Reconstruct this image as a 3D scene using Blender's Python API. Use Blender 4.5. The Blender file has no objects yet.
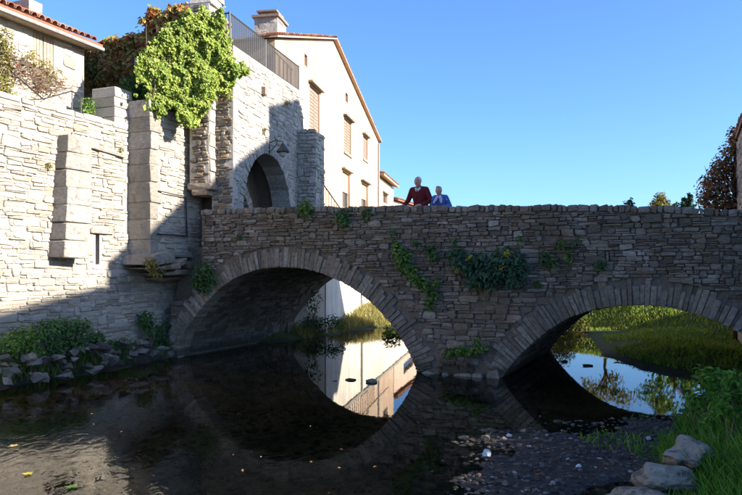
import bpy, bmesh, math, random
import numpy as np
from mathutils import Vector, Matrix, Quaternion, noise as mnoise
from mathutils.geometry import tessellate_polygon

random.seed(7)
rng = np.random.default_rng(7)
scene = bpy.context.scene
COL = scene.collection

# ------------------------------------------------------------------ camera, sky, sun, exposure
F, HC, PX0, YH = 700.0, 2.3, 371.0, 269.0      # focal length (px of a 742 px frame), eye height, principal x, horizon y
cam_d = bpy.data.cameras.new('camera')
cam = bpy.data.objects.new('camera', cam_d)
COL.objects.link(cam)
cam.location = (0, 0, HC)
cam.rotation_euler = (math.radians(90), 0, 0)
cam_d.sensor_width = 36
cam_d.lens = 36 * F / 742
cam_d.shift_y = (YH - 247.5) / 742
cam_d.clip_end = 2000
scene.camera = cam

SUN_AZ, SUN_EL = math.radians(109), math.radians(24)      # azimuth clockwise from +Y
SUN = Vector((math.sin(SUN_AZ) * math.cos(SUN_EL), math.cos(SUN_AZ) * math.cos(SUN_EL), math.sin(SUN_EL)))
world = bpy.data.worlds.new('World')
scene.world = world
world.use_nodes = True
wn = world.node_tree
bg = wn.nodes['Background']
sky = wn.nodes.new('ShaderNodeTexSky')
sky.sky_type = 'NISHITA'
sky.sun_disc = False
sky.sun_elevation = SUN_EL
sky.sun_rotation = SUN_AZ
sky.air_density = 1.0
sky.altitude = 1000
sky.dust_density = 2.0
sky.ozone_density = 8.0
wn.links.new(sky.outputs[0], bg.inputs[0])
bg.inputs[1].default_value = 0.098
sun_d = bpy.data.lights.new('sun', 'SUN')
sun_d.energy = 5.0
sun_d.angle = math.radians(0.5)
sun_d.color = (1.0, 0.93, 0.82)
sun = bpy.data.objects.new('sun', sun_d)
COL.objects.link(sun)
sun.rotation_euler = SUN.to_track_quat('Z', 'Y').to_euler()
sun.location = (30, 10, 40)
scene.view_settings.view_transform = 'Standard'
scene.view_settings.look = 'None'
scene.view_settings.gamma = 1
scene.view_settings.use_curve_mapping = False
scene.view_settings.exposure = 1.72
scene.cycles.max_bounces = 8
scene.cycles.transparent_max_bounces = 12
scene.cycles.use_denoising = True


# ------------------------------------------------------------------ materials
def new_mat(name):
    m = bpy.data.materials.new(name)
    m.use_nodes = True
    nt = m.node_tree
    b = nt.nodes['Principled BSDF']
    return m, nt, b


def N(nt, t, **kw):
    n = nt.nodes.new(t)
    for k, v in kw.items():
        setattr(n, k, v)
    return n


def mathn(nt, op, a, b=None, clamp=False):
    n = N(nt, 'ShaderNodeMath', operation=op, use_clamp=clamp)
    for i, v in enumerate((a, b)):
        if v is None:
            continue
        if hasattr(v, 'is_output'):
            nt.links.new(v, n.inputs[i])
        else:
            n.inputs[i].default_value = v
    return n.outputs[0]


def mixc(nt, fac, a, b, mode='MIX'):
    n = N(nt, 'ShaderNodeMix', data_type='RGBA', blend_type=mode)
    for i, v in ((0, fac), (6, a), (7, b)):
        if hasattr(v, 'is_output'):
            nt.links.new(v, n.inputs[i])
        elif i == 0:
            n.inputs[0].default_value = v
        else:
            n.inputs[i].default_value = (*v, 1) if len(v) == 3 else v
    return n.outputs[2]


def ramp(nt, fac, stops, interp='LINEAR'):
    r = N(nt, 'ShaderNodeValToRGB')
    r.color_ramp.interpolation = interp
    el = r.color_ramp.elements
    while len(el) < len(stops):
        el.new(0.5)
    for e, (p, c) in zip(el, stops):
        e.position = p
        e.color = (*c, 1) if len(c) == 3 else c
    nt.links.new(fac, r.inputs[0])
    return r.outputs[0]


def noise(nt, vec, scale, detail=4, rough=0.55, dist=0.0):
    n = N(nt, 'ShaderNodeTexNoise')
    n.inputs['Scale'].default_value = scale
    n.inputs['Detail'].default_value = detail
    n.inputs['Roughness'].default_value = rough
    n.inputs['Distortion'].default_value = dist
    nt.links.new(vec, n.inputs['Vector'])
    return n.outputs[0]


def vscale(nt, vec, s):
    n = N(nt, 'ShaderNodeVectorMath', operation='MULTIPLY')
    nt.links.new(vec, n.inputs[0])
    n.inputs[1].default_value = s
    return n.outputs[0]


def pos(nt):
    return N(nt, 'ShaderNodeNewGeometry').outputs['Position']


def piece_random(nt):
    """one random number for each stone or leaf, joined or single"""
    g = N(nt, 'ShaderNodeNewGeometry')
    o = N(nt, 'ShaderNodeObjectInfo')
    return mathn(nt, 'FRACT', mathn(nt, 'ADD', g.outputs['Random Per Island'], o.outputs['Random']))


def bump(nt, b, height, strength, dist=0.02):
    bn = N(nt, 'ShaderNodeBump')
    bn.inputs['Strength'].default_value = strength
    bn.inputs['Distance'].default_value = dist
    nt.links.new(height, bn.inputs['Height'])
    nt.links.new(bn.outputs[0], b.inputs['Normal'])


def stone_mat(name, stops, rough=0.9, nscale=14, namt=0.5, lichen=None, stain=None, moss=None, tide=None, layer=1.0, bstr=0.7, bdist=0.02, bscale=22):
    m, nt, b = new_mat(name)
    p = pos(nt)
    c = ramp(nt, piece_random(nt), stops)
    pz = vscale(nt, p, (1, 1, layer))
    n1 = noise(nt, pz, nscale, 8, 0.72)
    c = mixc(nt, 1.0, c, ramp(nt, n1, [(0.25, (1 - namt,) * 3), (0.75, (1 + namt * 0.6,) * 3)]), 'MULTIPLY')
    if stain:
        n2 = noise(nt, vscale(nt, p, (1, 1, 0.45)), 0.9, 4, 0.6)
        c = mixc(nt, ramp(nt, n2, [(0.46, (0, 0, 0)), (0.62, (stain[1],) * 3)]), c, stain[0])
    if moss:
        n4 = noise(nt, p, 0.7, 5, 0.65)
        c = mixc(nt, ramp(nt, n4, [(0.48, (0, 0, 0)), (0.66, (moss[1],) * 3)]), c, moss[0])
    if tide:
        sz = N(nt, 'ShaderNodeSeparateXYZ')
        nt.links.new(p, sz.inputs[0])
        zz = mathn(nt, 'ADD', sz.outputs[2], mathn(nt, 'MULTIPLY', noise(nt, p, 2.5, 4, .6), -.35))
        c = mixc(nt, ramp(nt, zz, [(0.0, (0.8,) * 3), (0.12, (0, 0, 0))]), c, tide)
    if lichen:
        n3 = noise(nt, p, lichen[1], 5, 0.7)
        c = mixc(nt, ramp(nt, n3, [(lichen[2], (0, 0, 0)), (lichen[2] + 0.06, (0.85,) * 3)]), c, lichen[0])
    nt.links.new(c, b.inputs['Base Color'])
    b.inputs['Roughness'].default_value = rough
    b.inputs['Specular IOR Level'].default_value = 0.25
    h = mathn(nt, 'ADD', noise(nt, pz, bscale, 10, 0.78), mathn(nt, 'MULTIPLY', noise(nt, pz, bscale * 0.3, 4), 1.2))
    bump(nt, b, h, bstr, bdist)
    return m


def plain_mat(name, col, rough=0.7, var=0.15, nscale=8, metal=0.0, bstr=0.15, spec=0.3):
    m, nt, b = new_mat(name)
    p = pos(nt)
    n1 = noise(nt, p, nscale, 5, 0.6)
    c = mixc(nt, 1.0, col, ramp(nt, n1, [(0.3, (1 - var,) * 3), (0.7, (1 + var,) * 3)]), 'MULTIPLY')
    if 'render' in name:      # rain streaks and old patches
        st_ = noise(nt, vscale(nt, p, (1, 1, .12)), 3.2, 5, .65)
        c = mixc(nt, 1.0, c, ramp(nt, st_, [(.36, (.84, .82, .80)), (.6, (1.05, 1.04, 1.03))]), 'MULTIPLY')
        pt_ = noise(nt, p, .55, 3, .5)
        c = mixc(nt, ramp(nt, pt_, [(.55, (0, 0, 0)), (.58, (.3,) * 3)]), c, (.50, .40, .30))
    nt.links.new(c, b.inputs['Base Color'])
    b.inputs['Roughness'].default_value = rough
    b.inputs['Metallic'].default_value = metal
    b.inputs['Specular IOR Level'].default_value = spec
    bump(nt, b, noise(nt, p, nscale * 4, 5), bstr, 0.01)
    return m


def leaf_mat(name, stops, trans=0.35, rough=0.55):
    m, nt, b = new_mat(name)
    c = ramp(nt, piece_random(nt), stops)
    c = mixc(nt, 1.0, c, ramp(nt, noise(nt, pos(nt), 2.2, 3, 0.6), [(0.32, (0.68, 0.72, 0.7)), (0.68, (1.22, 1.18, 1.1))]), 'MULTIPLY')
    nt.links.new(c, b.inputs['Base Color'])
    b.inputs['Roughness'].default_value = rough
    b.inputs['Specular IOR Level'].default_value = 0.3
    t = N(nt, 'ShaderNodeBsdfTranslucent')
    nt.links.new(mixc(nt, 1.0, c, (1.25, 1.2, 0.6), 'MULTIPLY'), t.inputs[0])
    mx = N(nt, 'ShaderNodeMixShader')
    mx.inputs[0].default_value = trans
    nt.links.new(b.outputs[0], mx.inputs[1])
    nt.links.new(t.outputs[0], mx.inputs[2])
    nt.links.new(mx.outputs[0], nt.nodes['Material Output'].inputs[0])
    return m


M = {}
M['bridge'] = stone_mat('bridge_schist', [(0, (0.17, 0.14, 0.11)), (0.25, (0.27, 0.225, 0.18)), (0.6, (0.36, 0.305, 0.25)),
                                          (0.85, (0.43, 0.37, 0.305)), (0.97, (0.54, 0.48, 0.41)), (1, (0.44, 0.30, 0.20))],
                        lichen=((0.36, 0.35, 0.32), 7, 0.62), stain=((0.12, 0.10, 0.09), 0.55), moss=((0.20, 0.155, 0.08), 0.55), tide=(0.05, 0.05, 0.03), layer=2.6, namt=0.65, bstr=1.0, bdist=0.06)
M['bridge_core'] = stone_mat('bridge_mortar', [(0, (0.17, 0.14, 0.11)), (1, (0.17, 0.14, 0.11))], bscale=12, bstr=1.0, bdist=0.04)
M['voussoir'] = stone_mat('voussoir_stone', [(0, (0.20, 0.165, 0.13)), (0.5, (0.32, 0.27, 0.22)), (1, (0.42, 0.365, 0.305))],
                          lichen=((0.36, 0.35, 0.33), 9, 0.64), stain=((0.14, 0.115, 0.095), 0.6), moss=((0.20, 0.155, 0.08), 0.45), tide=(0.05, 0.05, 0.03), layer=1.0, namt=0.75, bstr=1.0, bdist=0.05)
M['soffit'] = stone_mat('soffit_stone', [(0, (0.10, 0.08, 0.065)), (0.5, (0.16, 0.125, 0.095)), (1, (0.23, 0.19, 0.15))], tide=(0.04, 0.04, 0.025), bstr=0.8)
M['town'] = stone_mat('town_wall_stone', [(0, (0.38, 0.33, 0.265)), (0.2, (0.52, 0.455, 0.37)), (0.6, (0.62, 0.55, 0.455)),
                                          (0.88, (0.70, 0.635, 0.54)), (0.96, (0.60, 0.43, 0.27)), (1, (0.36, 0.31, 0.25))], namt=0.3,
                      stain=((0.38, 0.335, 0.28), 0.55), layer=2.0, bstr=1.0, bdist=0.05)
M['town_core'] = stone_mat('town_mortar', [(0, (0.46, 0.40, 0.33)), (1, (0.46, 0.40, 0.33))], namt=0.3, bscale=14, bstr=0.9, bdist=0.03)
M['ashlar'] = stone_mat('ashlar_stone', [(0, (0.40, 0.35, 0.29)), (0.5, (0.50, 0.45, 0.38)), (1, (0.60, 0.53, 0.46))], namt=0.5, nscale=9, stain=((0.30, 0.26, 0.21), .7), lichen=((0.27, 0.235, 0.19), 4.5, .57), layer=1.6, bstr=1.0, bdist=.07)
M['tower'] = stone_mat('tower_stone', [(0, (0.40, 0.35, 0.30)), (0.5, (0.50, 0.45, 0.39)), (1, (0.58, 0.53, 0.47))], namt=0.45,
                       stain=((0.29, 0.26, 0.225), 0.55), bstr=1.0, bdist=.05)
M['tower_core'] = stone_mat('tower_mortar', [(0, (0.45, 0.41, 0.36)), (1, (0.45, 0.41, 0.36))], namt=0.3, bscale=12, bstr=0.9, bdist=0.03)
M['rubble'] = stone_mat('brown_rubble', [(0, (0.12, 0.095, 0.07)), (0.4, (0.22, 0.18, 0.14)), (0.75, (0.32, 0.27, 0.21)), (1, (0.36, 0.23, 0.13))], bstr=0.8)
M['rock'] = stone_mat('bank_rock', [(0, (0.05, 0.046, 0.04)), (0.5, (0.10, 0.093, 0.083)), (1, (0.19, 0.178, 0.16))], lichen=((0.06, 0.075, 0.03), 3, 0.58), bstr=0.7)
M['boulder'] = stone_mat('pale_boulder', [(0, (0.46, 0.385, 0.30)), (1, (0.54, 0.46, 0.365))], nscale=5, lichen=((0.13, 0.115, 0.085), 6, 0.55), namt=.5, bstr=1.0, bdist=.08, bscale=9)
M['white_rock'] = stone_mat('white_rock', [(0, (0.55, 0.55, 0.56)), (1, (0.6, 0.6, 0.6))], namt=0.2, bstr=0.4)
M['pebble'] = stone_mat('pebbles', [(0, (0.03, 0.027, 0.025)), (0.5, (0.075, 0.068, 0.062)), (0.85, (0.13, 0.115, 0.10)), (0.96, (0.18, 0.08, 0.04)), (1, (0.36, 0.34, 0.33))], bstr=0.3)
M['bed_slab'] = stone_mat('footing_slab', [(0, (0.26, 0.23, 0.19)), (1, (0.40, 0.35, 0.29))], namt=.5, stain=((0.12, 0.10, 0.08), 0.7), bstr=0.9, bdist=.04)
M['render_wall'] = plain_mat('cream_render', (0.45, 0.315, 0.215), 0.9, 0.14, 1.1, bstr=0.25)
M['white_wall'] = plain_mat('white_render', (0.66, 0.58, 0.48), 0.9, 0.10, 1.3, bstr=0.3)
M['salmon'] = plain_mat('salmon_render', (0.62, 0.42, 0.31), 0.9, 0.10, 1.6, bstr=0.25)
M['tile'] = stone_mat('clay_tile', [(0, (0.22, 0.09, 0.055)), (0.5, (0.34, 0.16, 0.10)), (1, (0.42, 0.25, 0.17))], namt=0.4, bstr=0.3)
M['fascia'] = plain_mat('pale_clay_fascia', (0.45, 0.30, 0.22), 0.9, 0.2, 6)
M['shutter'] = plain_mat('brown_shutter', (0.24, 0.17, 0.13), 0.7, 0.25, 12)
M['old_wood'] = plain_mat('weathered_wood', (0.32, 0.25, 0.18), 0.8, 0.25, 10)
M['dark_wood'] = plain_mat('dark_wood', (0.05, 0.035, 0.025), 0.7, 0.3, 10)
M['iron'] = plain_mat('dark_iron', (0.035, 0.033, 0.034), 0.55, 0.3, 20, spec=0.4)
M['zinc'] = plain_mat('zinc_gutter', (0.24, 0.23, 0.22), 0.6, 0.2, 10)
M['glass'] = plain_mat('window_glass', (0.02, 0.022, 0.025), 0.08, 0.1, 3, bstr=0.0, spec=0.6)
M['blind'] = plain_mat('tan_blind', (0.45, 0.30, 0.18), 0.8, 0.1, 6)
M['lamp_glass'] = plain_mat('lamp_glass', (0.35, 0.35, 0.33), 0.2, 0.1, 6, bstr=0)
M['bark'] = stone_mat('bark', [(0, (0.07, 0.05, 0.035)), (1, (0.12, 0.09, 0.065))], bstr=0.9, bscale=16)
M['twig'] = plain_mat('dry_twigs', (0.17, 0.125, 0.09), 0.9, 0.3, 12)
M['ivy'] = leaf_mat('bright_ivy_leaf', [(0, (0.13, 0.20, 0.03)), (0.45, (0.25, 0.34, 0.06)), (0.85, (0.38, 0.44, 0.11)), (0.97, (0.47, 0.47, 0.17)), (1, (0.34, 0.20, 0.09))])
M['creeper'] = leaf_mat('autumn_creeper_leaf', [(0, (0.32, 0.10, 0.05)), (0.35, (0.45, 0.20, 0.10)), (0.55, (0.38, 0.27, 0.08)), (0.75, (0.28, 0.32, 0.07)), (1, (0.55, 0.40, 0.17))])
M['fern'] = leaf_mat('dark_green_leaf', [(0, (0.030, 0.083, 0.027)), (0.6, (0.068, 0.150, 0.045)), (1, (0.105, 0.210, 0.053))], 0.25)
M['fig'] = leaf_mat('blue_green_leaf', [(0, (0.027, 0.074, 0.047)), (0.6, (0.047, 0.115, 0.068)), (0.9, (0.081, 0.162, 0.081)), (1, (0.108, 0.176, 0.054))], 0.25)
M['yellow_leaf'] = leaf_mat('yellow_leaf', [(0, (0.40, 0.32, 0.02)), (1, (0.5, 0.42, 0.05))], 0.3)
M['mid_leaf'] = leaf_mat('mid_green_leaf', [(0, (0.061, 0.135, 0.027)), (0.6, (0.115, 0.216, 0.041)), (1, (0.176, 0.270, 0.061))], 0.3)
M['dry_leaf'] = leaf_mat('yellow_green_leaf', [(0, (0.14, 0.13, 0.03)), (0.5, (0.20, 0.19, 0.05)), (1, (0.26, 0.21, 0.07))], 0.3)
M['red_leaf'] = leaf_mat('red_brown_leaf', [(0, (0.10, 0.035, 0.02)), (0.4, (0.30, 0.13, 0.07)), (0.6, (0.16, 0.17, 0.05)), (0.8, (0.34, 0.17, 0.10)), (1, (0.55, 0.36, 0.24))], 0.3)
M['conifer'] = leaf_mat('conifer_needle', [(0, (0.019, 0.046, 0.026)), (1, (0.052, 0.098, 0.052))], 0.15)
M['grass'] = leaf_mat('grass_blade', [(0, (0.05, 0.14, 0.015)), (0.6, (0.09, 0.24, 0.025)), (0.92, (0.15, 0.30, 0.04)), (1, (0.28, 0.26, 0.10))], 0.35)
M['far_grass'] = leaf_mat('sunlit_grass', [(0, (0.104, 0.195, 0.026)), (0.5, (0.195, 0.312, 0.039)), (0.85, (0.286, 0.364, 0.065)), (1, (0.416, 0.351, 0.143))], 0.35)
M['straw'] = leaf_mat('straw_grass', [(0, (0.16, 0.15, 0.045)), (0.5, (0.27, 0.24, 0.09)), (1, (0.36, 0.30, 0.14))], 0.35)
M['skin'] = plain_mat('skin', (0.50, 0.235, 0.165), 0.55, 0.08, 20)
M['maroon'] = plain_mat('maroon_fleece', (0.11, 0.012, 0.016), 0.95, 0.25, 14)
M['collar'] = plain_mat('pale_collar', (0.55, 0.50, 0.48), 0.9, 0.1, 20)
M['blue_coat'] = stone_mat('blue_patterned_jacket', [(0, (0.06, 0.11, 0.36)), (1, (0.07, 0.13, 0.40))], rough=.8, lichen=((0.45, 0.48, 0.66), 11, .56), bstr=.2)
M['lilac'] = plain_mat('lilac_scarf', (0.42, 0.42, 0.58), 0.9, 0.2, 14)
M['grey_hair'] = plain_mat('grey_hair', (0.62, 0.60, 0.60), 0.85, 0.2, 60)
M['grey_knit'] = plain_mat('grey_hair_short', (0.36, 0.38, 0.42), 0.9, 0.2, 50)
M['trousers'] = plain_mat('dark_trousers', (0.05, 0.05, 0.06), 0.9, 0.2, 14)
M['shoe'] = plain_mat('black_shoe', (0.02, 0.02, 0.02), 0.5, 0.2, 14)
M['eye'] = plain_mat('eye', (0.05, 0.04, 0.035), 0.3, 0.05, 10, bstr=0)
M['lip'] = plain_mat('lip', (0.36, 0.14, 0.12), 0.5, 0.05, 10, bstr=0)


def make_water():
    m, nt, b = new_mat('stream_water')
    nt.nodes.remove(b)
    p = pos(nt)
    fr = N(nt, 'ShaderNodeFresnel')
    fr.inputs[0].default_value = 1.33
    gl = N(nt, 'ShaderNodeBsdfGlossy')
    gl.inputs['Roughness'].default_value = 0.015
    gl.inputs['Color'].default_value = (0.95, 0.96, 0.96, 1)
    tr = N(nt, 'ShaderNodeBsdfTransparent')
    tr.inputs[0].default_value = (0.60, 0.55, 0.42, 1)
    mx = N(nt, 'ShaderNodeMixShader')
    bn = N(nt, 'ShaderNodeBump')
    # smooth upstream of the shallows, rippled in the riffle by the left bank
    v = vscale(nt, p, (1.0, 0.55, 1.0))
    small = noise(nt, v, 7.0, 3, 0.5, 0.6)
    big = noise(nt, v, 1.3, 2, 0.5)
    sx = N(nt, 'ShaderNodeSeparateXYZ')
    nt.links.new(p, sx.inputs[0])
    near = N(nt, 'ShaderNodeMapRange', interpolation_type='SMOOTHSTEP')
    nt.links.new(mathn(nt, 'ADD', sx.outputs[1], mathn(nt, 'MULTIPLY', sx.outputs[0], 0.9)), near.inputs[0])
    near.inputs[1].default_value = 10.0
    near.inputs[2].default_value = 4.0
    near.inputs[3].default_value = 0.05
    near.inputs[4].default_value = 1.0
    h = mathn(nt, 'ADD', mathn(nt, 'MULTIPLY', mathn(nt, 'MULTIPLY', small, 0.10), near.outputs[0]), mathn(nt, 'MULTIPLY', big, 0.012))
    bn.inputs['Strength'].default_value = 0.55
    bn.inputs['Distance'].default_value = 0.12
    nt.links.new(h, bn.inputs['Height'])
    nt.links.new(bn.outputs[0], gl.inputs['Normal'])
    nt.links.new(bn.outputs[0], fr.inputs['Normal'])
    nt.links.new(fr.outputs[0], mx.inputs[0])
    nt.links.new(tr.outputs[0], mx.inputs[1])
    nt.links.new(gl.outputs[0], mx.inputs[2])
    nt.links.new(mx.outputs[0], nt.nodes['Material Output'].inputs[0])
    return m


M['water'] = make_water()


def make_ground():
    m, nt, b = new_mat('river_ground')
    p = pos(nt)
    at = N(nt, 'ShaderNodeAttribute', attribute_name='zone')
    n1 = noise(nt, p, 9, 6, 0.7)
    n2 = noise(nt, p, 1.1, 4, 0.6)
    grav = ramp(nt, n1, [(0.3, (0.022, 0.02, 0.018)), (0.55, (0.05, 0.044, 0.038)), (0.75, (0.10, 0.088, 0.075))])
    bed = mixc(nt, ramp(nt, n2, [(0.4, (0, 0, 0)), (0.65, (1, 1, 1))]),
               ramp(nt, n1, [(0.3, (0.07, 0.05, 0.025)), (0.7, (0.30, 0.21, 0.11))]),
               ramp(nt, n1, [(0.3, (0.022, 0.018, 0.012)), (0.7, (0.09, 0.068, 0.04))]))
    turf = ramp(nt, n1, [(0.3, (0.035, 0.05, 0.012)), (0.6, (0.07, 0.09, 0.022)), (0.8, (0.12, 0.10, 0.045))])
    sx = N(nt, 'ShaderNodeSeparateColor')
    nt.links.new(at.outputs['Color'], sx.inputs[0])
    c = mixc(nt, sx.outputs[0], grav, bed)
    c = mixc(nt, sx.outputs[1], c, turf)
    nt.links.new(c, b.inputs['Base Color'])
    b.inputs['Roughness'].default_value = 0.9
    b.inputs['Specular IOR Level'].default_value = 0.2
    bump(nt, b, mathn(nt, 'ADD', noise(nt, p, 16, 6, 0.7), n2), 0.8, 0.04)
    return m


M['ground'] = make_ground()

# ------------------------------------------------------------------ objects and frames
WLOC = {}


def tag(o, label=None, cat=None, group=None, kind=None):
    if label: o['label'] = label
    if cat: o['category'] = cat
    if group: o['group'] = group
    if kind: o['kind'] = kind
    return o


def thing(name, loc, label, cat, group=None):
    o = bpy.data.objects.new(name, None)
    o.empty_display_size = 0.2
    COL.objects.link(o)
    o.location = loc
    WLOC[o.name] = Vector(loc)
    return tag(o, label, cat, group)


def mesh_obj(name, verts, faces, mat, parent=None, smooth=False, kind=None, origin=None):
    """verts are world coordinates; the object's origin is `origin`, its parent's, or the world's"""
    pl = WLOC[parent.name] if parent else Vector((0, 0, 0))
    og = Vector(origin) if origin is not None else pl.copy()
    v = np.asarray(verts, dtype=float).reshape(-1, 3) - np.array(og)
    me = bpy.data.meshes.new(name)
    me.from_pydata(v.tolist(), [], [list(f) for f in faces])
    me.materials.append(mat)
    if smooth:
        me.polygons.foreach_set('use_smooth', [True] * len(me.polygons))
    o = bpy.data.objects.new(name, me)
    COL.objects.link(o)
    if parent:
        o.parent = parent
    o.location = og - pl
    WLOC[o.name] = og
    if kind:
        o['kind'] = kind
    return o


class Geo:
    """collects verts and faces (world) for one mesh"""
    def __init__(self):
        self.v, self.f = [], []

    def add(self, v, f):
        n = len(self.v)
        self.v.extend(v)
        self.f.extend([[i + n for i in q] for q in f])
        return self

    def box(self, fr, s0, s1, z0, z1, d0, d1):
        P = [fr.w(s, z, d) for d in (d0, d1) for z in (z0, z1) for s in (s0, s1)]
        return self.add(P, [(0, 1, 3, 2), (4, 6, 7, 5), (0, 4, 5, 1), (2, 3, 7, 6), (0, 2, 6, 4), (1, 5, 7, 3)])

    def tube(self, pts, r, seg=8):
        pts = [Vector(p) for p in pts]
        rs = r if isinstance(r, (list, tuple)) else [r] * len(pts)
        vs, fs = [], []
        for i, p in enumerate(pts):
            t = (pts[min(i + 1, len(pts) - 1)] - pts[max(i - 1, 0)])
            t = t.normalized() if t.length > 1e-9 else Vector((0, 0, 1))
            a = t.orthogonal().normalized() if abs(t.z) > 0.95 else t.cross(Vector((0, 0, 1))).normalized()
            b2 = t.cross(a)
            for k in range(seg):
                th = 2 * math.pi * k / seg
                vs.append(p + (a * math.cos(th) + b2 * math.sin(th)) * rs[i])
        for i in range(len(pts) - 1):
            for k in range(seg):
                k2 = (k + 1) % seg
                fs.append((i * seg + k, i * seg + k2, (i + 1) * seg + k2, (i + 1) * seg + k))
        fs.append(tuple(range(seg))[::-1])
        fs.append(tuple((len(pts) - 1) * seg + k for k in range(seg)))
        return self.add([tuple(v) for v in vs], fs)

    def obj(self, name, mat, parent=None, smooth=False, kind=None, origin=None):
        return mesh_obj(name, self.v, self.f, mat, parent, smooth, kind, origin)


class Frame:
    """a vertical wall plane: s along, z up, d outwards"""
    def __init__(self, x, y, deg):
        a = math.radians(deg)
        self.o = (x, y)
        self.t = (math.sin(a), math.cos(a))
        self.n = (math.cos(a), -math.sin(a))

    def w(self, s, z, d=0.0):
        return (self.o[0] + self.t[0] * s + self.n[0] * d, self.o[1] + self.t[1] * s + self.n[1] * d, z)

    def at(self, px, py, d=0.0):
        """where the sight line through a place in the photograph meets this wall"""
        kx = (px - PX0) / F
        ox, oy = self.o[0] + self.n[0] * d, self.o[1] + self.n[1] * d
        Y = (ox * self.n[0] + oy * self.n[1]) / (kx * self.n[0] + self.n[1])
        X = kx * Y
        s = (X - ox) * self.t[0] + (Y - oy) * self.t[1]
        return s, HC + (YH - py) / F * Y

    def sat(self, px, d=0.0):
        return self.at(px, 0, d)[0]


def at(px, py, Y):
    return ((px - PX0) / F * Y, Y, HC + (YH - py) / F * Y)


BR = Frame(1.09, 15.55, 114.5)          # bridge, downstream face
W1 = Frame(-7.51, 14.18, 22.4)          # town wall on the left bank
TW = Frame(-3.66, 18.6, 15.0)            # gate tower, river face
HS = Frame(-2.42, 24.9, 10.8)           # gabled house, river face
BW = 5.6                                # bridge width


# ------------------------------------------------------------------ masonry
def stone(fr, quad, back, front, rnd, bulge=0.012, cham=0.16, jit=0.07):
    """one stone: quad = 4 corners (s, z) counter-clockwise; returns world verts, faces, centre"""
    q = [Vector((a, b)) for a, b in quad]
    c = (q[0] + q[1] + q[2] + q[3]) / 4
    pts = []
    ls = min((q[1] - q[0]).length, (q[2] - q[1]).length)
    for i in range(4):
        p, nx, pv = q[i], q[(i + 1) % 4], q[i - 1]
        k = cham * ls * rnd.uniform(0.6, 1.8)
        d1, d2 = (pv - p), (nx - p)
        for d in (d1, d2):
            pts.append(p + d.normalized() * min(k, d.length * 0.35) + Vector((rnd.uniform(-1, 1), rnd.uniform(-1, 1))) * jit * ls * 0.6)
    mid = [p + (c - p).normalized() * min(0.016, ls * 0.13) for p in pts]
    tx, tz = rnd.uniform(-0.05, 0.05), rnd.uniform(-0.1, 0.06)
    V = [fr.w(p.x, p.y, back) for p in pts]
    V += [fr.w(p.x, p.y, front - 0.012 + (p.x - c.x) * tx + (p.y - c.y) * tz) for p in pts]
    V += [fr.w(p.x, p.y, front + bulge * rnd.uniform(-0.3, 1) + (p.x - c.x) * tx + (p.y - c.y) * tz) for p in mid]
    V.append(fr.w(c.x, c.y, front + bulge))
    Fc = []
    for i in range(8):
        j = (i + 1) % 8
        Fc += [(i, j, 8 + j, 8 + i), (8 + i, 8 + j, 16 + j, 16 + i), (16 + i, 16 + j, 24)]
    return V, Fc, fr.w(c.x, c.y, front)


def split_parts(stones, name, rest_name, mat, parent, keep=300, visible=None):
    """the stones that show largest become parts, the rest one joined part"""
    def size(st):
        c = st[2]
        if c[1] < 1: return 0
        px = PX0 + F * c[0] / c[1]
        py = YH - F * (c[2] - HC) / c[1]
        if not (-5 < px < 747 and -5 < py < 500): return 0
        if visible and not visible(px, py): return 0
        return st[3] / c[1] ** 2
    stones = sorted(stones, key=size, reverse=True)
    for V, Fc, c, a in stones[:keep]:
        mesh_obj(name, V, Fc, mat, parent, origin=c)
    rest = stones[keep:]
    if rest:
        g = Geo()
        for V, Fc, c, a in rest:
            g.add(V, Fc)
        g.obj(rest_name, mat, parent, kind='stuff')


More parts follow.
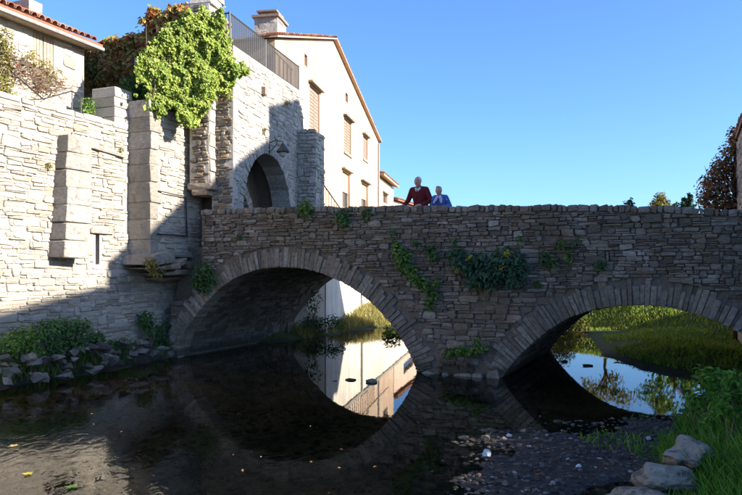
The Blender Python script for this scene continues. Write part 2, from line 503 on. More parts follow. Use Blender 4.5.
def courses(fr, inside, s0, s1, z0, z1, hr, wr, proud=(0.02, 0.055), gap=0.006, wave=0.3, seed=1, bulge=0.012, back=-0.03, split=0.18, d=0.0, cham=0.2, jit=0.10, tall=0.10, holes=0.0):
    """rubble laid in uneven courses: bed joints wander, some stones are split, some reach through two courses"""
    rnd = random.Random(seed)
    out = []
    zs = [z0]
    while zs[-1] < z1:
        zs.append(zs[-1] + rnd.uniform(*hr))
    hm = (hr[0] + hr[1]) / 2
    def bed(i, s):
        if i == 0: return zs[0]
        return zs[i] + hm * wave * (mnoise.noise(Vector((s * 1.1, i * 3.7, seed))) * 1.1 + 0.8 * mnoise.noise(Vector((s * 4.3, i * 1.9, seed + 9.5))))
    taken = []
    for i in range(len(zs) - 1):
        blocked, taken = taken, []
        s = s0 - rnd.uniform(0, wr[1])
        sl0 = 0.0
        while s < s1:
            w = rnd.uniform(*wr) * (1.0 if rnd.random() > 0.15 else 1.5)
            sl1 = rnd.uniform(-.2, .2) * hm
            a, b = s, s + w
            s += w
            l0, l1 = sl0, sl1
            sl0 = sl1
            hit = [q for q in blocked if q[0] < b and q[1] > a]
            if hit:
                q = hit[0]
                if q[0] - a > b - q[1]: b = q[0]
                else: a = q[1]
                if b - a < wr[0] * .45: continue
            top = i + 1
            if rnd.random() < tall and i + 2 < len(zs):
                top = i + 2
                taken.append((a, b))
            lo = (bed(i, a), bed(i, b)); hi = (bed(top, a), bed(top, b))
            cells = [(lo, hi)]
            if top == i + 1 and rnd.random() < split:
                k = rnd.uniform(0.35, 0.65)
                md = tuple(lo[j] + (hi[j] - lo[j]) * (k + rnd.uniform(-.12, .12)) for j in (0, 1))
                cells = [(lo, md), (md, hi)]
            for lo_, hi_ in cells:
                if min(hi_[0] - lo_[0], hi_[1] - lo_[1]) < .02: continue
                g1 = gap * rnd.uniform(0.5, 1.5)
                quad = [(a - l0 * .5 + g1, lo_[0] + g1), (b - l1 * .5 - g1, lo_[1] + g1), (b + l1 * .5 - g1, hi_[1] - g1), (a + l0 * .5 + g1, hi_[0] - g1)]
                cx, cz = sum(p[0] for p in quad) / 4, sum(p[1] for p in quad) / 4
                if not inside(cx, cz) or rnd.random() < holes:
                    continue
                for k in (1.0, 0.8, 0.6, 0.4):
                    q2 = [p if inside(*p) else (cx + (p[0] - cx) * k, cz + (p[1] - cz) * k) for p in quad]
                    if all(inside(*p) for p in q2): break
                else:
                    continue
                area = (b - a) * (sum(hi_) - sum(lo_)) / 2
                V, Fc, c = stone(fr, q2, d + back, d + rnd.uniform(*proud), rnd, bulge, cham, jit)
                out.append((V, Fc, c, area))
    return out


def plate(fr, outline, holes, d0, d1):
    """a slab with holes between d0 (back) and d1 (front)"""
    g = Geo()
    loops = [outline] + holes
    flat = [p for l in loops for p in l]
    tris = tessellate_polygon([[Vector((p[0], p[1], 0)) for p in l] for l in loops])
    n = len(flat)
    V = [fr.w(p[0], p[1], d1) for p in flat] + [fr.w(p[0], p[1], d0) for p in flat]
    Fc = [tuple(t) for t in tris] + [tuple(i + n for i in t[::-1]) for t in tris]
    k = 0
    for l in loops:
        m = len(l)
        for i in range(m):
            j = (i + 1) % m
            Fc.append((k + i, k + j, n + k + j, n + k + i))
        k += m
    return g.add(V, Fc)


def in_poly(poly, x, y):
    r = False
    n = len(poly)
    for i in range(n):
        x1, y1 = poly[i]
        x2, y2 = poly[i - 1]
        if (y1 > y) != (y2 > y) and x < (x2 - x1) * (y - y1) / (y2 - y1) + x1:
            r = not r
    return r


def resample(pts, step):
    p = np.array(pts, float)
    seg = np.hypot(*(p[1:] - p[:-1]).T)
    L = np.concatenate([[0], np.cumsum(seg)])
    n = max(2, int(round(L[-1] / step)))
    t = np.linspace(0, L[-1], n + 1)
    return np.stack([np.interp(t, L, p[:, 0]), np.interp(t, L, p[:, 1])], 1)


def smooth_line(pts, it=6, step=0.12):
    q = resample(pts, step)
    for _ in range(it):
        q[1:-1] = 0.5 * q[1:-1] + 0.25 * (q[:-2] + q[2:])
    return q


# ------------------------------------------------------------------ terrain and water
SHORE = [(-5.6, -6), (-5.9, 4), (-6.6, 10.5), (-7.17, 13.5), (-6.4, 15.4), (-5.12, 18.3), (-4.6, 20.5), (-2.15, 23.0), (-1.35, 24.6), (-0.5, 26.4), (0.9, 28.8), (3, 30.5),
         (6, 28.5), (7.9, 26.0), (7.4, 23.2), (6.9, 21.2), (6.2, 18.4), (6.3, 16.4), (6.8, 14.6), (6.2, 12.7), (5.1, 11.3), (4.2, 10.9), (3.2, 10.3),
         (2.55, 9.9), (1.75, 9.75), (1.35, 8.6), (0.95, 7.4), (0.5, 5.5), (-0.2, 3.5), (-0.9, 1.0), (-1.2, -6)]
PUDDLE = [(1.95, 6.75), (2.3, 7.35), (2.75, 7.55), (2.95, 7.2), (2.7, 6.8), (2.35, 6.45)]
SLOPE = [(-4, 33.5), (3, 31.2), (6, 29.3), (8.2, 26.6), (10.2, 23), (12, 19.5), (14, 16), (900, -40), (900, 1500), (-900, 1500)]
BANKLINE = [(1.6, -4), (1.7, 2), (2.35, 5.2), (3.0, 7.0), (4.0, 9.2), (5.3, 11.2), (7.6, 13.4), (12, 15.5)]


def seg_dist(X, Y, pts, closed):
    P = np.array(pts, float)
    n = len(P)
    best = np.full(X.shape, 1e9)
    for i in range(n if closed else n - 1):
        a, b = P[i], P[(i + 1) % n]
        ab = b - a
        t = np.clip(((X - a[0]) * ab[0] + (Y - a[1]) * ab[1]) / (ab @ ab), 0, 1)
        best = np.minimum(best, np.hypot(X - a[0] - t * ab[0], Y - a[1] - t * ab[1]))
    return best


def inside_np(X, Y, poly):
    r = np.zeros(X.shape, bool)
    n = len(poly)
    for i in range(n):
        x1, y1 = poly[i]
        x2, y2 = poly[i - 1]
        if y1 == y2: continue
        c = ((y1 > Y) != (y2 > Y)) & (X < (x2 - x1) * (Y - y1) / (y2 - y1) + x1)
        r ^= c
    return r


def vnoise(X, Y, sc, seed=0):
    """smooth value noise"""
    r = np.random.default_rng(seed).random((64, 64))
    x, y = X * sc, Y * sc
    xi, yi = np.floor(x).astype(int), np.floor(y).astype(int)
    fx, fy = x - xi, y - yi
    fx, fy = fx * fx * (3 - 2 * fx), fy * fy * (3 - 2 * fy)
    g = lambda a, b: r[a % 64, b % 64]
    return (g(xi, yi) * (1 - fx) + g(xi + 1, yi) * fx) * (1 - fy) + (g(xi, yi + 1) * (1 - fx) + g(xi + 1, yi + 1) * fx) * fy - 0.5


def ground_z(X, Y):
    X, Y = np.asarray(X, float), np.asarray(Y, float)
    d = seg_dist(X, Y, SHORE, True)
    ins = inside_np(X, Y, SHORE)
    z_in = -np.minimum(0.42, 0.11 * d) + 0.07 * vnoise(X, Y, 1.7, 3) + .04 * vnoise(X, Y, 5.1, 13)
    # bank right of the bank line
    BL = np.array(BANKLINE)
    xb = np.interp(Y, BL[:, 1], BL[:, 0])
    e = np.where(X > xb, seg_dist(X, Y, BANKLINE, False), 0)
    bar = 0.035 * np.minimum(d, 4) + 0.07 * vnoise(X, Y, 1.7, 3) + .04 * vnoise(X, Y, 5.1, 13)
    right = bar + np.minimum(2.2, 0.62 * np.maximum(e - 0.1, 0)) + 0.1 * vnoise(X, Y, 1.1, 8) * np.minimum(e, 1)
    left = np.minimum(0.5, 0.7 * d) + 0.08 * vnoise(X, Y, 2.0, 2)
    v = (X - 1.09) * 0.4147 + (Y - 15.55) * 0.91
    sl = np.where(inside_np(X, Y, SLOPE), seg_dist(X, Y, SLOPE[:-2], False), 0)
    far = 0.04 + 0.09 * np.minimum(d, 2.5) + np.minimum(0.95, 0.42 * sl) + 0.22 * vnoise(X, Y, 0.5, 9) * np.minimum(d, 1) + 0.08 * vnoise(X, Y, 1.7, 11) * np.minimum(d, 1)
    far_left = np.minimum(0.55, 0.05 + 0.35 * d) + 0.12 * vnoise(X, Y, 1.3, 4)
    wl = np.clip((3.0 - X) / 3.0, 0, 1)
    far = far_left * wl + far * (1 - wl)
    k = np.clip((v + 3.0) / 3.0, 0, 1)
    rt = right * (1 - k) + far * k
    out = np.where((X < -3.0) & (Y < 24.5), left, rt)
    z = np.where(ins, z_in, out)
    pd = seg_dist(X, Y, PUDDLE, True)
    pin = inside_np(X, Y, PUDDLE)
    z = np.where(pin, -0.04 - 0.05 * pd, np.where(pd < 0.35, np.minimum(z, 0.01 + z * pd / 0.35), z))
    return z


def axis(lo, hi, flo, fhi, step, grow=1.25):
    a = list(np.arange(flo, fhi + 1e-6, step))
    s = step
    x = a[-1]
    while x < hi:
        s *= grow
        x += s
        a.append(x)
    s = step
    x = a[0]
    while x > lo:
        s *= grow
        x -= s
        a.insert(0, x)
    return np.array(a)


gx = axis(-900, 900, -9, 14, 0.16)
gy = axis(-300, 1500, 3, 34, 0.16)
GX, GY = np.meshgrid(gx, gy)
GZ = ground_z(GX, GY)
nx, ny = len(gx), len(gy)
idx = np.arange(nx * ny).reshape(ny, nx)
gf = np.stack([idx[:-1, :-1], idx[:-1, 1:], idx[1:, 1:], idx[1:, :-1]], -1).reshape(-1, 4)
ground = mesh_obj('ground', np.stack([GX, GY, GZ], -1).reshape(-1, 3), gf.tolist(), M['ground'], smooth=True)
tag(ground, 'gravelly stream bed and grassy banks', None, kind='structure')
xb = np.interp(GY, np.array(BANKLINE)[:, 1], np.array(BANKLINE)[:, 0])
vv = (GX - 1.09) * 0.4147 + (GY - 15.55) * 0.91
zone = np.zeros((nx * ny, 4))
insd = inside_np(GX, GY, SHORE).reshape(-1)
dsh = seg_dist(GX, GY, SHORE, True).reshape(-1)
zone[:, 0] = np.where(insd, np.clip(dsh / 0.5, 0, 1), 0)
grs = np.maximum(np.clip((GX - xb) / 0.5, 0, 1), np.clip((vv + .5) / 1.5, 0, 1)).reshape(-1)
zone[:, 1] = np.where(insd, 0, grs)
zone[:, 3] = 1
ca = ground.data.color_attributes.new('zone', 'FLOAT_COLOR', 'POINT')
ca.data.foreach_set('color', zone.reshape(-1))

wv = [(-14, -8, 0), (14, -8, 0), (14, 34, 0), (-14, 34, 0)]
water = mesh_obj('water', wv, [(0, 1, 2, 3)], M['water'])
tag(water, 'dark shallow stream mirroring the arches and the pale house', None, kind='structure')

# ------------------------------------------------------------------ the bridge
bridge = thing('stone_bridge', (1.09, 15.55, 0), 'old two-arched rubble stone bridge crossing the stream', 'bridge')
LA_PX = [(179, 356), (181, 340), (187, 327), (195, 318), (204, 305), (221, 287.5), (237, 276.5), (258, 269), (278, 266), (305, 268), (318, 271), (339, 279.5),
         (359, 291), (379, 308), (393, 324.5), (406, 344), (414, 361), (418, 373)]
RA_PX = [(502, 378), (510, 365), (524.5, 350), (542, 334), (565, 319), (585, 311), (608, 306), (637, 304), (663, 306), (686, 310), (702, 315), (722, 322.5), (742, 332.5),
         (765, 348), (785, 369), (797, 392)]
LA = [BR.at(*p) for p in LA_PX]
RA = [BR.at(*p) for p in RA_PX]
LA[0] = (LA[0][0], 0.0); LA[-1] = (LA[-1][0], 0.0); RA[0] = (RA[0][0], 0.0); RA[-1] = (RA[-1][0], 0.0)
LA = smooth_line(LA, 5)
RA = smooth_line(RA, 5)
TOP_PX = [(150, 212), (205, 209.5), (300, 207), (440, 206), (560, 205), (650, 206), (742, 210), (830, 217)]
TOPP = np.array([BR.at(*p) for p in TOP_PX])


def top_z(u): return float(np.interp(u, TOPP[:, 0], TOPP[:, 1]))
def deck_z(u): return top_z(u) - 0.95


def offset_line(q, k):
    t = np.gradient(q, axis=0)
    t /= np.maximum(np.hypot(t[:, 0], t[:, 1])[:, None], 1e-9)
    nrm = np.stack([-t[:, 1], t[:, 0]], 1)
    return q + nrm * k


RING = 0.47
LAX, RAX = offset_line(LA, RING), offset_line(RA, RING)
U_L, U_R = BR.sat(171), BR.sat(870)
U_LT = BR.sat(202)                        # the upper left end butts the gate tower


def core_section(u0, u1, arch):
    pass


# core: near and far faces, soffits, parapets, deck
g = Geo()
us = [U_L, LA[0][0] - 0.001]
cols = []                                # (u, zbottom)
cols += [(U_L, -1.0), (LA[0][0], -1.0)]
la_c = [(LA[0][0] + 1e-4, -1.0)] + [tuple(p) for p in LA] + [(LA[-1][0] - 1e-4, -1.0)]
ra_c = [(RA[0][0] + 1e-4, -1.0)] + [tuple(p) for p in RA] + [(RA[-1][0] - 1e-4, -1.0)]
outline_top = []
for u in np.arange(U_LT, U_R, 0.3):
    outline_top.append((u, top_z(u) - 0.10))
outline_top.append((U_R, top_z(U_R) - 0.10))
outline = [(U_L, -1.0)] + la_c + ra_c + [(U_R, -1.0)] + outline_top[::-1] + [(U_LT, 1.55), (U_L, 1.45)]
# near parapet and spandrel wall
pl = plate(BR, outline, [], -0.40, 0.0)
g.add(pl.v, pl.f)
far_outline = [(U_L + 0.4, -1.0)] + la_c + ra_c + [(U_R, -1.0)] + [(u, top_z(u) - 0.06) for u in np.arange(U_R, U_LT + 0.3, -0.4)] + [(U_LT + 0.35, 1.55), (U_L + 0.4, 1.45)]
pl = plate(BR, far_outline, [], -BW, -BW + 0.40)
g.add(pl.v, pl.f)
# body between the two faces, below the deck (soffit of both barrels)
body_o = [(U_L + 0.2, -1.0)] + la_c + ra_c + [(U_R, -1.0)] + [(u, deck_z(u)) for u in np.arange(U_R, U_LT - 1.2, -0.4)] + [(U_LT - 1.2, 1.5), (U_L + 0.2, 1.45)]
pl = plate(BR, body_o, [], -BW + 0.403, -0.403)
g.add(pl.v, pl.f)
g.obj('wall_core', M['bridge_core'], bridge)

lax_poly = [tuple(p) for p in LAX]
rax_poly = [tuple(p) for p in RAX]
lax_poly = [(lax_poly[0][0], -2)] + lax_poly + [(lax_poly[-1][0], -2)]
rax_poly = [(rax_poly[0][0], -2)] + rax_poly + [(rax_poly[-1][0], -2)]


def in_bridge(u, z):
    if z < -0.25 or z > top_z(u) - 0.13 or u > U_R: return False
    if u < U_LT and z > 1.45: return False
    if u < U_L + 0.02: return False
    return not (in_poly(lax_poly, u, z) or in_poly(rax_poly, u, z))


st = courses(BR, lambda u, z: in_bridge(u, z) and z > 1.9, U_L, U_R, 1.9, 4.0, (0.045, 0.095), (0.10, 0.32), seed=11, proud=(0.02, 0.08), gap=.005, cham=.16, jit=.26, holes=.03)
st += courses(BR, lambda u, z: in_bridge(u, z) and z <= 1.9, U_L, U_R, -0.22, 1.95, (0.06, 0.14), (0.12, 0.38), seed=12, proud=(0.02, 0.07), gap=.005, cham=.16, jit=.26, holes=.025)
split_parts(st, 'stone', 'small_stones', M['bridge'], bridge, 300)


def voussoirs(q, name, seed):
    rnd = random.Random(seed)
    p = np.array(q)
    seg = np.hypot(*(p[1:] - p[:-1]).T)
    L = np.concatenate([[0], np.cumsum(seg)])
    pt = lambda t: np.array([np.interp(t, L, p[:, 0]), np.interp(t, L, p[:, 1])])
    def nrm(t):
        a, b = pt(max(0, t - 0.15)), pt(min(L[-1], t + 0.15))
        d = (b - a) / np.hypot(*(b - a))
        return np.array([-d[1], d[0]])
    t = 0.0
    while t < L[-1] - 0.05:
        w = rnd.uniform(0.06, 0.13)
        t2 = min(t + w, L[-1])
        k = RING * rnd.uniform(0.62, 1.15)
        e = 0.003
        a, b = pt(t + e), pt(t2 - e)
        na, nb = nrm(t + e), nrm(t2 - e)
        ca, cb = a + na * k, b + nb * k
        quad = [tuple(a - na * 0.012), tuple(b - nb * 0.012), tuple(cb), tuple(ca)]
        if max(v[1] for v in quad) > -0.3:
            V, Fc, c = stone(BR, quad, -0.40, rnd.uniform(0.02, 0.07), rnd, 0.01, 0.10, 0.12)
            mesh_obj(name, V, Fc, M['voussoir'], bridge, origin=c)
        t = t2


voussoirs(LA, 'voussoir', 5)
voussoirs(RA, 'voussoir', 6)


class CurveFrame:
    """soffit of a barrel: s along the arch curve, z (here) along the barrel, d towards the opening"""
    def __init__(self, q):
        self.p = np.array(q)
        seg = np.hypot(*(self.p[1:] - self.p[:-1]).T)
        self.L = np.concatenate([[0], np.cumsum(seg)])

    def w(self, s, z, d=0.0):
        a = np.array([np.interp(s - 0.06, self.L, self.p[:, 0]), np.interp(s - 0.06, self.L, self.p[:, 1])])
        b = np.array([np.interp(s + 0.06, self.L, self.p[:, 0]), np.interp(s + 0.06, self.L, self.p[:, 1])])
        c = np.array([np.interp(s, self.L, self.p[:, 0]), np.interp(s, self.L, self.p[:, 1])])
        t = (b - a) / max(np.hypot(*(b - a)), 1e-6)
        c = c - np.array([-t[1], t[0]]) * d
        return BR.w(c[0], c[1], -z)


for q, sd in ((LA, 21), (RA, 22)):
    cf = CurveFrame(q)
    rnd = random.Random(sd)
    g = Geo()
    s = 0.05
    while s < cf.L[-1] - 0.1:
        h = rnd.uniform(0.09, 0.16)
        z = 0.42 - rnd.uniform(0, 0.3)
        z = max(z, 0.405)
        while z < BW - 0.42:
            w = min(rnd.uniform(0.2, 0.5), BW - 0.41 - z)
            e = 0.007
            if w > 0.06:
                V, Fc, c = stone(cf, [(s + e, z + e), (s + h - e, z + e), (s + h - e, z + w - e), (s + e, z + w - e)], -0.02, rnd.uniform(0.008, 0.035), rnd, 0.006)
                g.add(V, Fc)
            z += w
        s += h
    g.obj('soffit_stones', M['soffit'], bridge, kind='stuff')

# coping: rough stones set on edge along the parapet
rnd = random.Random(31)
u = U_LT + 0.02
while u < U_R - 0.05:
    w = rnd.uniform(0.06, 0.24)
    zt = top_z(u) + .02 * mnoise.noise(Vector((u * 2.1, 3, 1)))
    V, Fc, c = stone(BR, [(u + .006, zt - 0.135), (u + w - .006, zt - 0.135), (u + w - .006, zt + rnd.uniform(-0.02, 0.012)), (u + .006, zt + rnd.uniform(-0.02, 0.012))],
                     -0.42, rnd.uniform(0.03, 0.08), rnd, 0.01, 0.12, .2)
    mesh_obj('coping_stone', V, Fc + [tuple(range(8))[::-1]], M['bridge'], bridge, origin=c)
    u += w
# footing slabs at the foot of the pier and of the left springing
for (a, b, h0, pr) in ((421, 440, 0.09, 0.10), (440.5, 452, 0.06, 0.17), (453, 473, 0.07, 0.14), (474, 486, 0.10, 0.16), (486.5, 503, 0.19, 0.10), (172, 181, 0.5, 0.10)):
    ua, ub = BR.sat(a), BR.sat(b)
    V, Fc, c = stone(BR, [(ua, -0.3), (ub, -0.3), (ub - 0.03, h0 * 0.7), (ua + 0.03, h0)], -0.1, pr, rnd, 0.03, 0.2, 0.2)
    mesh_obj('footing_stone', V, Fc, M['bed_slab'], bridge, origin=c)
for (a, z0, z1, pr) in ((181, 0.0, 0.28, 0.1), (181, 0.29, 0.55, 0.07), (182, 0.56, 0.8, 0.05)):
    ub = BR.sat(a); ua = BR.sat(172.5)
    V, Fc, c = stone(BR, [(ua, z0), (ub, z0), (ub, z1), (ua, z1)], -0.1, pr + .03, rnd, 0.01, 0.1)
    mesh_obj('impost_stone', V, Fc, M['voussoir'], bridge, origin=c)

# ------------------------------------------------------------------ left bank: town wall
town = thing('town_wall', W1.w(0, 0, 0), 'tall sunlit pale stone town wall rising from the left bank', 'wall')
S_END = W1.sat(178) + 1.2
W1_TOP = 5.80
slot = [W1.at(95.5, 266), W1.at(99.5, 266), W1.at(99.5, 233), W1.at(95.5, 233)]
core = plate(W1, [(-9, -0.6), (S_END, -0.6), (S_END, W1_TOP), (-9, W1_TOP)], [slot], -0.8, 0.0)
core.obj('wall_core', M['town_core'], town)
B2_S0, B2_S1, B2_D = W1.sat(128), W1.sat(128) + 3.2, 0.68


def in_w1(s, z):
    if z > W1_TOP - 0.02 or z < 0.1: return False
    if in_poly([(slot[0][0] - .05, slot[0][1]), (slot[1][0] + .05, slot[1][1]), (slot[2][0] + .05, slot[2][1] + .04), (slot[3][0] - .05, slot[3][1] + .04)], s, z): return False
    return not (s > B2_S0 and z > 2.35)


st = courses(W1, in_w1, W1.sat(-25), S_END, 0.0, W1_TOP, (0.05, 0.14), (0.12, 0.48), seed=41, proud=(0.008, 0.05), gap=0.006, bulge=0.012, cham=.16, jit=.26, holes=.02)
split_parts(st, 'stone', 'small_stones', M['town'], town, 300)
g = Geo()
# uneven top course
rnd = random.Random(42)
s = W1.sat(-25)
while s < B2_S0:
    w = rnd.uniform(0.25, 0.6)
    V, Fc, c = stone(W1, [(s + .008, W1_TOP - .02), (s + w - .008, W1_TOP - .02), (s + w - .008, W1_TOP + rnd.uniform(.06, .12)), (s + .008, W1_TOP + rnd.uniform(.06, .12))], -0.8, 0.03, rnd)
    mesh_obj('top_stone', V, Fc + [tuple(range(8))[::-1]], M['town'], town, origin=c)
    s += w

# leaning buttress of big blocks
bt = [W1.sat(57), W1.sat(47)]
zt, zb = W1.at(60, 135)[1], W1.at(50, 258)[1]
nb = 7
rnd = random.Random(43)
for i in range(nb):
    z0, z1 = zb + (zt - zb) * i / nb, zb + (zt - zb) * (i + 1) / nb
    s0 = bt[1] + (bt[0] - bt[1]) * (i + 0.5) / nb
    pr = 0.50 - 0.03 * i
    wd = 0.72
    V, Fc, c = stone(W1, [(s0, z0 + .006), (s0 + wd, z0 + .006), (s0 + wd + .03, z1 - .006), (s0 + .03, z1 - .006)], -0.05, pr + rnd.uniform(-.02, .02), rnd, 0.008, 0.045, 0.05)
    mesh_obj('buttress_block', V, Fc, M['ashlar'], town, origin=c)
# sloping ledge stone and slot lintel
a, b = W1.at(85, 146), W1.at(122, 156)
V, Fc, c = stone(W1, [(a[0], a[1] - .02), (b[0], b[1] - .06), (b[0], b[1] + .03), (a[0], a[1] + .05)], -.03, .10, rnd)
mesh_obj('ledge_stone', V, Fc, M['ashlar'], town, origin=c)
a, b = W1.at(88, 231), W1.at(112, 233)
V, Fc, c = stone(W1, [(a[0], a[1] - .04), (b[0], b[1] - .04), (b[0], b[1] + .06), (a[0], a[1] + .06)], -.03, .09, rnd)
mesh_obj('ledge_stone', V, Fc, M['ashlar'], town, origin=c)
a, b = W1.at(33, 262), W1.at(62, 263)
V, Fc, c = stone(W1, [(a[0], a[1] - .12), (b[0], b[1] - .12), (b[0], b[1] + .03), (a[0], a[1] + .06)], -.03, .05, rnd)
mesh_obj('ledge_stone', V, Fc, M['town'], town, origin=c)

# bastion: projecting pier with ashlar corner, standing on a corbel
bast = thing('wall_bastion', W1.w(B2_S0, 2.3, 0), 'pale stone pier with big corner blocks on a corbel beside the bridge', 'pier')
ZB = 2.62
B2_TOP = W1.at(160, 112, B2_D)[1]
g = Geo().box(W1, B2_S0 + .03, B2_S1, ZB, B2_TOP, -0.75, B2_D - 0.02)
g.obj('pier_core', M['town_core'], bast)
st = courses(W1, lambda s, z: ZB < z < B2_TOP and s > B2_S0 + 0.34 and s < B2_S1, B2_S0, B2_S1, ZB, B2_TOP, (0.06, 0.15), (0.15, 0.5), seed=44, proud=(0.008, 0.045), d=B2_D - .02, gap=0.005, bulge=0.01, cham=.16, jit=.26, holes=.02)
split_parts(st, 'stone', 'small_stones', M['town'], bast, 120)
z = ZB
i = 0
while z < B2_TOP + 0.05:
    h = rnd.uniform(0.30, 0.52)
    wd = 0.30 + 0.14 * (i % 2)
    # corner block: a box whose near side (facing downstream) and river face both show
    V, Fc, c = stone(W1, [(B2_S0, z + .005), (B2_S0 + wd, z + .005), (B2_S0 + wd, z + h - .005), (B2_S0, z + h - .005)], -0.05, B2_D + rnd.uniform(.0, .05), rnd, 0.006, 0.045, 0.05)
    mesh_obj('corner_block', V, Fc, M['ashlar'], bast, origin=c)
    z += h
    i += 1
# upper narrow pillar left of the bastion
P_S0, P_S1 = W1.sat(111, -.1), W1.sat(129, -.1)
z = W1_TOP
for i in range(4):
    h = (W1.at(120, 88)[1] - W1_TOP) / 4
    V, Fc, c = stone(W1, [(P_S0, z), (P_S1, z), (P_S1, z + h - .008), (P_S0, z + h - .008)], -0.7, 0.02 + rnd.uniform(-.015, .015), rnd, 0.01, 0.05, 0.03)
    mesh_obj('pillar_block', V, Fc + [tuple(range(8))[::-1]], M['town'], bast, origin=c)
    z += h
# corbel: stepped slabs under the pier, jutting out towards the stream
for (z0, z1, e0, e1, dd, sl, mt) in ((2.40, 2.66, -0.34, 0.55, 0.98, .16, 'ashlar'), (2.28, 2.44, -0.20, 0.75, 1.02, .02, 'rubble'), (2.36, 2.60, 0.5, 1.15, 0.92, .03, 'rubble'), (2.33, 2.58, 1.1, 1.75, 0.86, -.03, 'rubble'),
                                     (2.14, 2.30, 0.3, 1.0, 0.82, 0, 'rubble'), (2.16, 2.35, 0.95, 1.7, 0.78, 0, 'rubble'), (2.0, 2.16, 0.5, 1.5, 0.5, 0, 'rubble'), (2.60, 2.78, 0.6, 1.6, 0.80, 0, 'rubble')):
    V, Fc, c = stone(W1, [(B2_S0 + e0 + .14, z0), (B2_S0 + e1, z0 + sl * .3), (B2_S0 + e1 + .02, z1 + sl), (B2_S0 + e0, z1 - .1)], -0.05, dd, rnd, 0.04, 0.2, 0.22)
    mesh_obj('corbel_stone', V, Fc, M[mt], bast, origin=c)
# thin iron bars on the river face of the bastion
iron = thing('iron_handrail', W1.w(B2_S0, 3, B2_D), 'thin rusty iron bar frame fixed on the pale pier by the bridge', 'handrail')
D = B2_D + 0.06
ps = [W1.at(159, 191, D), W1.at(186, 197, D), W1.at(187, 236, D), W1.at(158, 234, D)]
Geo().tube([W1.w(ps[0][0], ps[0][1], D - .1), W1.w(ps[0][0], ps[0][1], D), W1.w(ps[1][0], ps[1][1], D)], 0.014, 6).obj('rail', M['iron'], iron)
Geo().tube([W1.w(ps[1][0], ps[1][1], D), W1.w(ps[2][0], ps[2][1], D)], 0.022, 6).obj('post', M['iron'], iron)
Geo().tube([W1.w(ps[3][0], ps[3][1], D - .1), W1.w(ps[3][0], ps[3][1], D), W1.w(ps[2][0], ps[2][1], D)], 0.016, 6).obj('rail', M['iron'], iron)

# ------------------------------------------------------------------ gate tower
tower = thing('gate_tower', TW.w(0, 2.6, 0), 'stone gate tower with a vaulted archway at the end of the bridge', 'tower')
T_TOP = 8.25
T_S1 = 5.28


def arch_pts(sa, sb, zs, rise, z0, n=24):
    c, r = (sa + sb) / 2, (sb - sa) / 2
    return [(sa, z0)] + [(c - r * math.cos(math.pi * i / n), zs + rise * math.sin(math.pi * i / n)) for i in range(n + 1)] + [(sb, z0)]


A1 = arch_pts(0.585, 4.15, 3.90, 1.83, 2.62)
core = plate(TW, [(0, 2.62)] + [p for p in A1] + [(T_S1, 2.62), (T_S1, T_TOP), (0, T_TOP)], [], -0.62, 0.0)
core.obj('wall_core', M['tower_core'], tower)
a1in = arch_pts(0.52, 4.21, 3.90, 1.91, 1.0)
st = courses(TW, lambda s, z: 0.02 < s < T_S1 and 2.65 < z < T_TOP - .02 and not in_poly(a1in, s, z), 0, T_S1, 2.65, T_TOP, (0.06, 0.16), (0.12, 0.38), seed=51, proud=(-0.004, 0.025), gap=0.005, bulge=0.012, cham=.16, jit=.3, holes=.03)
split_parts(st, 'stone', 'small_stones', M['tower'], tower, 260)
# arch stones lining the opening
n = 30
c0, r0 = (0.585 + 4.15) / 2, (4.15 - 0.585) / 2
rnd = random.Random(52)
for i in range(n):
    a, b = math.pi * i / n + .008, math.pi * (i + 1) / n - .008
    P = lambda t, k: (c0 - (r0 + k) * math.cos(t), 3.90 + (1.83 + k) * math.sin(t))
    k = rnd.uniform(0.22, 0.32)
    V, Fc, c = stone(TW, [P(a, -.015), P(a, k), P(b, k), P(b, -.015)][::-1], -0.62, rnd.uniform(0.01, 0.035), rnd, 0.006, 0.06, 0.04)
    mesh_obj('arch_stone', V, Fc, M['tower'], tower, origin=c)
# passage: side walls, vault, inner arch wall, back wall with wooden door
A2 = arch_pts(1.05, 3.35, 3.75, 1.15, 2.62)
plate(TW, [(0.3, 2.62)] + A2 + [(4.4, 2.62), (4.4, 6.4), (0.3, 6.4)], [], -1.55, -1.1).obj('inner_arch_wall', M['soffit'], tower)  # passage walls and vault take darker stone that paints in their deep shade
A3 = arch_pts(0.52, 4.22, 3.90, 1.91, 2.62)
g = Geo()
n3 = len(A3)
g.add([TW.w(s, z, -0.62) for s, z in A3] + [TW.w(s, z, -5.0) for s, z in A3], [(i, i + 1, n3 + i + 1, n3 + i) for i in range(n3 - 1)])
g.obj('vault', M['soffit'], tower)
n = 20
for i in range(n):
    a, b = math.pi * i / n + .01, math.pi * (i + 1) / n - .01
    P = lambda t, k: (2.2 - (1.15 + k) * math.cos(t), 3.75 + (1.15 + k) * math.sin(t))
    V, Fc, c = stone(TW, [P(a, -.015), P(a, .3), P(b, .3), P(b, -.015)][::-1], -1.5, -1.1 + rnd.uniform(0.02, 0.05), rnd, 0.006, 0.06, 0.04)
    mesh_obj('arch_stone', V, Fc, M['tower'], tower, origin=c)
g = Geo().box(TW, 0.45, 4.3, 2.62, 5.9, -5.1, -5.0)
g.obj('back_wall', M['soffit'], tower)
door = Geo().box(TW, 1.0, 3.2, 2.77, 4.9, -4.99, -4.9).obj('door', M['dark_wood'], tower)
for i in range(7):
    Geo().box(TW, 1.02 + i * .31, 1.30 + i * .31, 2.78, 4.88, -4.9, -4.88).obj('plank', M['dark_wood'], door)
Geo().box(TW, 0.59, 4.14, 2.6, 2.76, -4.99, -0.02).obj('passage_floor', M['soffit'], tower)
